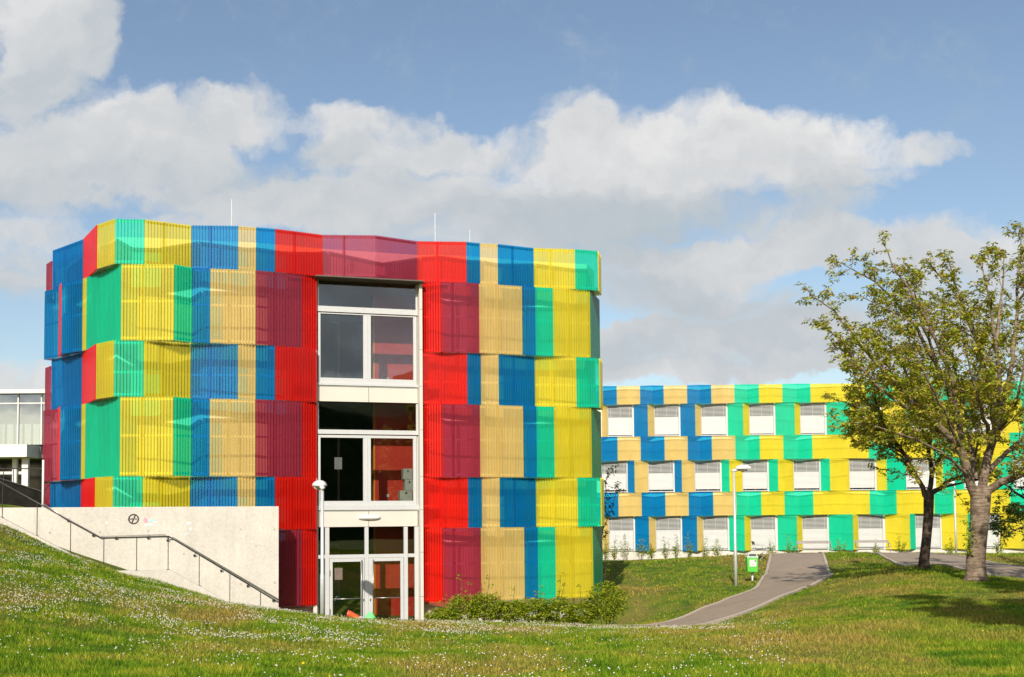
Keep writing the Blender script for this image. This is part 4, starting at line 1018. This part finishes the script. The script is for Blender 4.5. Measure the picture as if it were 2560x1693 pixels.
# -- smaller dark-trunked cherry
D = 36.0; T1 = Tree(23); b1 = q(2310, 1421); b1[2] = g1(b1[0], b1[1])
T1.mb.tube([b1 + np.array([0,0,-.3]), b1 + np.array([0,0,.02]), b1 + np.array([.01,0,.25]), q(2316, 1350), q(2321, 1290), q(2322, 1237), q(2322,1225)], [.24, .20, .165, .15, .155, .165, .10], 14, cap=False)
G1 = [([(2312,1240,0),(2290,1190,-.2),(2262,1140,-.5),(2220,1080,-.9),(2150,1020,-1.2),(2090,1000,-1.4)], .085, .012),
 ([(2322,1235,0),(2328,1180,.2),(2320,1120,.3),(2290,1040,.2),(2240,960,0)], .09, .012),
 ([(2330,1232,0),(2370,1205,-.2),(2410,1185,-.5),(2440,1130,-.8),(2450,1050,-1)], .08, .012),
 ([(2335,1225,0),(2380,1212,.4),(2420,1205,.7),(2470,1170,1.0)], .05, .010),
 ([(2328,1190,.2),(2360,1120,.8),(2380,1050,1.4),(2390,960,1.6)], .07, .010),
 ([(2290,1190,-.2),(2240,1130,.6),(2180,1090,1.2),(2130,1080,1.5)], .05, .010),
 ([(2320,1140,.2),(2330,1050,-1),(2310,960,-1.4),(2270,900,-1.4)], .06, .010),
 ([(2262,1140,-.5),(2210,1060,-.2),(2160,990,.2),(2128,915,.4)], .05, .010), ([(2240,1110,-.6),(2190,1010,-1.2),(2190,930,-1.6),(2200,870,-1.7)], .045, .010),
 ([(2290,1040,.2),(2270,960,.9),(2255,880,1.2)], .05, .010), ([(2320,1120,.3),(2350,1010,.5),(2345,900,.6)], .05, .010), ([(2262,1140,-.5),(2200,1100,-1.4),(2140,1080,-2)], .04, .01),
 ([(2250,1120,0),(2190,1075,1.0),(2150,1020,1.9),(2120,985,2.2)], .04, .01)]
for pts, r0_, r1_ in G1: T1.limb([q(*p) for p in pts], r0_, r1_, 1.15)
ob, nc = finish(T1, 'cherry_tree', b1, 'smaller cherry tree with slim dark forked trunk, left of the large one', 'tree', BARKD, CHERRY, 7, .12, 6, GT_)
print('tree1', nc)
# -- two more trees whose branches reach in from the right
def free_tree(seed, base, H, spread, leafm, bark, label, name='tree', nl=7, dens=.8, size=.12, nper=5, fork=.28, cap=None, lowb=0.0, group=None):
    t = Tree(seed); rr = random.Random(seed); base = np.array(base, float)
    fk = base + np.array([0, 0, H * fork]); r0 = H * .02
    t.mb.tube([base + np.array([0,0,-.3]), base, base + np.array([0,0,.3]), fk], [r0 * 1.7, r0 * 1.4, r0, r0 * .85], 12, cap=False)
    for k in range(nl):
        a = 2 * math.pi * k / nl + rr.uniform(-.3, .3); h = rr.uniform(.6, 1.0); o = spread * rr.uniform(.6, 1)
        e = base + np.array([math.cos(a) * o, math.sin(a) * o, H * (h - lowb * (k % 2))])
        m = fk + (e - fk) * .45 + np.array([math.cos(a) * .3, math.sin(a) * .3, rr.uniform(-.2, .3)])
        t.limb([fk, m, e], r0 * .55, .012, dens)
    return finish(t, name, base, label, 'tree', bark, leafm, nper, size, seed, group, cap)
bR = P(2700, 1420, 40); bR[2] = g1(bR[0], bR[1])
o_, n_ = free_tree(31, bR, 7.5, 4.0, DARKL, BARKD, 'dark leafy tree reaching in from the right edge behind the large cherry', 'leafy_tree', 9, .9, .15, 6, .2, 5200, .55)
print('treeR', n_)
for (bx0, by0, sp_, sd_, lb_) in ((8.8, 12.9, 2.0, 37, 'cherry tree just outside the right edge, nearest the viewer'), (12.9, 18.0, 3.2, 39, 'cherry tree just outside the right edge, between the viewer and the large cherry')):
    bN = np.array([bx0, by0, g1(bx0, by0)])
    o_, n_ = free_tree(sd_, bN, 7.6, sp_, CHERRY, BARK, lb_, 'cherry_tree', 13, 1.5, .18, 9, .34, 7500, 0, GT_)
    print('treeN', n_)
# -- sapling by the corner of the near block
bS = P(1500, 1400, 52); bS[2] = g1(bS[0], bS[1]); t = Tree(41)
t.limb([bS, P(1505, 1330, 52), P(1512, 1250, 52), P(1520, 1180, 52)], .05, .01, .9, 2)
t.limb([P(1505, 1330, 52), P(1535, 1260, 52), P(1540, 1220, 52)], .02, .008, .9, 2)
finish(t, 'sapling', bS, 'thin sapling half hidden behind the right corner of the near block', 'tree', BARKD, DARKL, 4, .16, 41)
# ================================================================ shrubs
def shrub(x, D, w, h, seed, label, leafm, grp, size=.085, n=170, spires=2, nper=5, cat='shrub', name='shrub'):
    rs = np.random.RandomState(seed); rr = random.Random(seed)
    bx_, by_ = x, D; bz_ = g1(bx_, by_)
    o = empty(name, (bx_, by_, bz_), label, cat, grp); st = MB(); cs = []
    for k in range(7):
        a = rr.uniform(0, 6.28); rad = rr.uniform(.2, 1) * w / 2; hh = h * rr.uniform(.55, 1.0)
        if k < spires: hh = h * rr.uniform(1.15, 1.6); rad *= .5
        e = np.array([bx_ + math.cos(a) * rad, by_ + math.sin(a) * rad * .8, bz_ + hh]); s0 = np.array([bx_ + math.cos(a) * rad * .25, by_ + math.sin(a) * rad * .25, bz_ - .05])
        m = (s0 + e) / 2 + np.array([rr.gauss(0, .05), rr.gauss(0, .05), .05]); st.tube([s0, m, e], [.012, .009, .004], 5, cap=False)
        for f_ in np.linspace(.3, 1, 9): cs.append(s0 + (e - s0) * f_ + np.array([rr.gauss(0, .05), rr.gauss(0, .05), rr.gauss(0, .04)]))
    u_ = rs.normal(0, 1, (n, 3)); u_ /= np.linalg.norm(u_, axis=1)[:, None]; rd = rs.uniform(.35, 1, n)[:, None] ** .6
    pts = u_ * rd * np.array([w / 2, w * .4, h * .42]) + np.array([bx_, by_, bz_ + h * .55]); pts[:, 2] = np.maximum(pts[:, 2], bz_ + .05)
    cs = np.concatenate([np.array(cs), pts])
    st.build('stem', BARKD, o); V, Fc = leaves(cs, None, nper, size, seed, .5); npmesh('foliage', V, Fc, 3, leafm, o)
    return o
hedge = [(1105,31.9,.85,.62,'leftmost low green bush of the hedge, beside the entrance plinth'),
 (1160,31.9,1.0,.95,'bushy green shrub with a tall spire below the purple panels'),
 (1215,32.0,1.0,.98,'spiky green shrub below the left edge of the cream panels'),
 (1275,32.2,.95,.75,'low rounded green shrub below the middle of the cream panels'),
 (1335,32.4,1.0,.90,'green shrub below the blue panel by the right corner'),
 (1395,32.6,1.0,.95,'green shrub below the green and yellow panel joint'),
 (1455,32.8,.95,.80,'green shrub in front of the small black pier'),
 (1518,32.6,1.15,1.35,'tallest rounded bush of the hedge, at the right corner of the block')]
for i, (x, D_, w, h, lb_) in enumerate(hedge):
    p = P(x, 1550, D_); shrub(p[0], D_, w * 1.12, h * 1.08, 100 + i, lb_, HEDGE, 'shrubs along the foot of the near block', n=420 if i < 7 else 520, spires=2 if i in (1, 2, 4, 5) else 1, size=.09)
fs = [(1512,.8,1.15),(1535,.7,.95),(1562,.8,1.2),(1602,.8,.95),(1628,.6,.8),(1665,.8,1.0),(1690,.7,.9),(1722,.8,1.1),(1762,.7,.9),(1795,.8,.9),(1930,.8,.8),(1975,.8,.9),(2100,.8,.9),(2190,.7,.7),(2250,.8,.9),(2375,.8,.8),(2500,.8,.8)]
for i, (x, w, h) in enumerate(fs):
    p = P(x, 1380, 75.2)
    pos = ['nearest the near block','second from the near block','third from the near block','below the first blue upright','between the second and third windows','below the third window','right of the third window','below the second blue upright','below the fourth window','left of the lamp pole','behind the side-on bench','right of the side-on bench','between the two front-facing benches','below the right-hand bench','right of the benches','between the two tree trunks','right of the large trunk'][i]
    shrub(p[0], 75.2, w * 1.15, h * 1.15, 200 + i, 'thin young shrub at the far white plinth, %s' % pos, HEDGE, 'young shrubs along the foot of the far facade', size=.13, n=13, nper=4, spires=2)
# ================================================================ grass and clover
rs = np.random.RandomState(3)
def vis_pts(n, Dmin, Dmax, pw=1.7, xr=(-.60, .60)):
    # denser close by; depth distribution ~ D^-pw per area
    t = rs.uniform(0, 1, n); a = 2 - pw
    D_ = (Dmin ** a + t * (Dmax ** a - Dmin ** a)) ** (1 / a)
    X = rs.uniform(xr[0], xr[1], n) * D_ * 1.02; return X, D_
def vnoise(X, Y, s, seed):
    r_ = np.random.RandomState(seed); tab = r_.rand(64, 64); x = X / s; y = Y / s; xi = np.floor(x).astype(int); yi = np.floor(y).astype(int); fx = x - xi; fy = y - yi
    fx = fx * fx * (3 - 2 * fx); fy = fy * fy * (3 - 2 * fy); g = lambda a, b: tab[a % 64, b % 64]
    return (g(xi, yi) * (1 - fx) + g(xi + 1, yi) * fx) * (1 - fy) + (g(xi, yi + 1) * (1 - fx) + g(xi + 1, yi + 1) * fx) * fy
from mathutils import geometry
pathpoly = [np.array(pl + pr[::-1])]; pathpoly2 = np.array(pl2 + pr2[::-1])
def inpoly(X, Y, poly):
    c = np.zeros(X.shape, bool); n = len(poly); j = n - 1
    for i in range(n):
        xi, yi = poly[i]; xj, yj = poly[j]
        k = ((yi > Y) != (yj > Y)) & (X < (xj - xi) * (Y - yi) / (yj - yi + 1e-12) + xi); c ^= k; j = i
    return c
def off_path(X, Y):
    ok = ~inpoly(X, Y, pathpoly[0]) & ~inpoly(X, Y, pathpoly2)
    ok &= ~((Y > PW.a[1] + (X - PW.a[0]) * (PW.b[1] - PW.a[1]) / (PW.b[0] - PW.a[0]) - .03) & (X < PW.b[0] + .1))
    ok &= ~((X > -14) & (X < 3.3) & (Y > 33.6 + (X + 7) * .22)); return ok
def grassmesh(name, n, Dmin, Dmax, pw, h0, w0, mat, label, seed):
    X, Y = vis_pts(n, Dmin, Dmax, pw); k = off_path(X, Y); X, Y = X[k], Y[k]; n = len(X)
    cl = vnoise(X, Y, 1.3, 5) * .6 + vnoise(X, Y, .4, 6) * .4
    Z = gz(X, Y) - .01; h = h0 * rs.uniform(.35, 1.25, n) * (.4 + 1.25 * cl ** 1.5); w = w0 * rs.uniform(.6, 1.3, n) * (.75 + Y / 40)
    az = rs.uniform(0, np.pi, n); lean = rs.normal(0, .45, (n, 2)) * h[:, None]
    B = np.stack([X, Y, Z], 1); d = np.stack([np.cos(az), np.sin(az), np.zeros(n)], 1) * w[:, None] / 2
    T_ = B + np.stack([lean[:, 0], lean[:, 1], h], 1)
    V = np.stack([B - d, B + d, T_], 1).reshape(-1, 3); Fc = np.arange(n * 3)
    o = npmesh(name, V, Fc, 3, mat); tag(o, label, 'grass', kind='stuff'); return o
mgr = Mat('grass_blade'); colg, _ = grass_color(mgr, True)
dfn = mgr.n('ShaderNodeBsdfDiffuse'); mgr.l(colg, dfn.inputs[0]); tln = mgr.n('ShaderNodeBsdfTranslucent'); mgr.l(mgr.mix(1.0, colg, (1.3,1.3,.7), 'MULTIPLY'), tln.inputs[0])
mxn = mgr.n('ShaderNodeMixShader'); mxn.inputs[0].default_value = .35; mgr.l(dfn.outputs[0], mxn.inputs[1]); mgr.l(tln.outputs[0], mxn.inputs[2]); mgr.l(mxn.outputs[0], mgr.out.inputs[0])
grassmesh('grass', 660000, 8.0, 34, 1.5, .075, .012, mgr.m, 'short green and straw-coloured lawn grass', 1)
grassmesh('grass', 150000, 33, 62, 1.0, .09, .022, mgr.m, 'lawn grass around the footpath and distant trees', 2)
# clover flower heads
def flowers(name, n, thr, mat, label, r0, seed, fn, Dmin=9, Dmax=31):
    X, Y = vis_pts(n, Dmin, Dmax, 1.1); k = off_path(X, Y) & fn(X, Y); X, Y = X[k], Y[k]; n = len(X); print(name, n)
    Z = gz(X, Y) + rs.uniform(.035, .085, n); r_ = r0 * rs.uniform(.7, 1.25, n)
    oc = np.array([[1,0,0],[0,1,0],[-1,0,0],[0,-1,0],[0,0,.95],[0,0,-.6]], float)
    V = (np.stack([X, Y, Z], 1)[:, None, :] + oc[None] * r_[:, None, None])
    fc = np.array([0,1,4,1,2,4,2,3,4,3,0,4,1,0,5,2,1,5,3,2,5,0,3,5]); Fc = (np.arange(n)[:, None] * 6 + fc[None]).reshape(-1)
    o = npmesh(name, V.reshape(-1, 3), Fc, 3, mat); tag(o, label, 'flowers', kind='stuff')
FLW = simple('clover_white', (.62,.56,.48), .8, 0, .1, 40); FLY = simple('dandelion_yellow', (.85,.5,.01), .7)
def cmask(X, Y):
    u_ = X / Y
    m = vnoise(X, Y, 1.1, 11) * .5 + vnoise(X, Y, .35, 12) * .5
    far_l = ((Y > 16) & (u_ < -.12)); crest = (Y > 20) & (u_ > -.25) & (u_ < .2)
    p = np.where(far_l, .85, np.where(crest, .52, .08)) + np.where(u_ > .25, -.12, 0) + np.where((Y > 20) & (u_ < -.1), .18, 0)
    return (m > .42) & (rs.uniform(0, 1, X.shape) < p * (1.3 * (m - .30) * 2.2))
flowers('clover_flowers', 70000, 0, FLW, 'white clover heads scattered over the lawn', .0115, 5, cmask)
flowers('dandelion_flowers', 500, 0, FLY, 'a few small yellow flowers in the lawn', .018, 6, lambda X, Y: rs.uniform(0, 1, X.shape) < .08)

# ================================================================ unseen wooded stand-in behind the viewer, shaped to darken the glazing reflections
hx = np.arange(-160, 161, 4.); hy = np.array([-44, -48, -53, -60, -72, -95.]); hh = np.array([-3, 9, 14.5, 17.5, 19, 20.])
HX, HY = np.meshgrid(hx, hy); HZ = hh[:, None] * (.15 + .85 / (1 + np.exp(-(HX - 2) / 4))) * (1 + .22 * np.sin(HX * .11) + .12 * np.sin(HX * .31 + 1)) + rs.normal(0, .9, HX.shape); HZ[0] = -4
n1_, n2_ = len(hx), len(hy); ii = np.arange(n1_ * n2_).reshape(n2_, n1_)
hf = np.stack([ii[:-1, :-1], ii[1:, :-1], ii[1:, 1:], ii[:-1, 1:]], -1).reshape(-1)
hm = Mat('wooded_slope'); hn = hm.noise(.5, 6, .7); hm.bsdf(hm.ramp(hn, [(.3, (.02,.035,.008)), (.7, (.07,.10,.02))]), .95, 0, .1, bump=hn, bstr=1, bdist=.6)
tag(npmesh('stand_in_hills', np.stack([HX.ravel(), HY.ravel(), HZ.ravel()], 1), hf, 4, hm.m), 'unseen stand-in for a wooded rise behind the viewer, added for the window reflections', kind='structure')
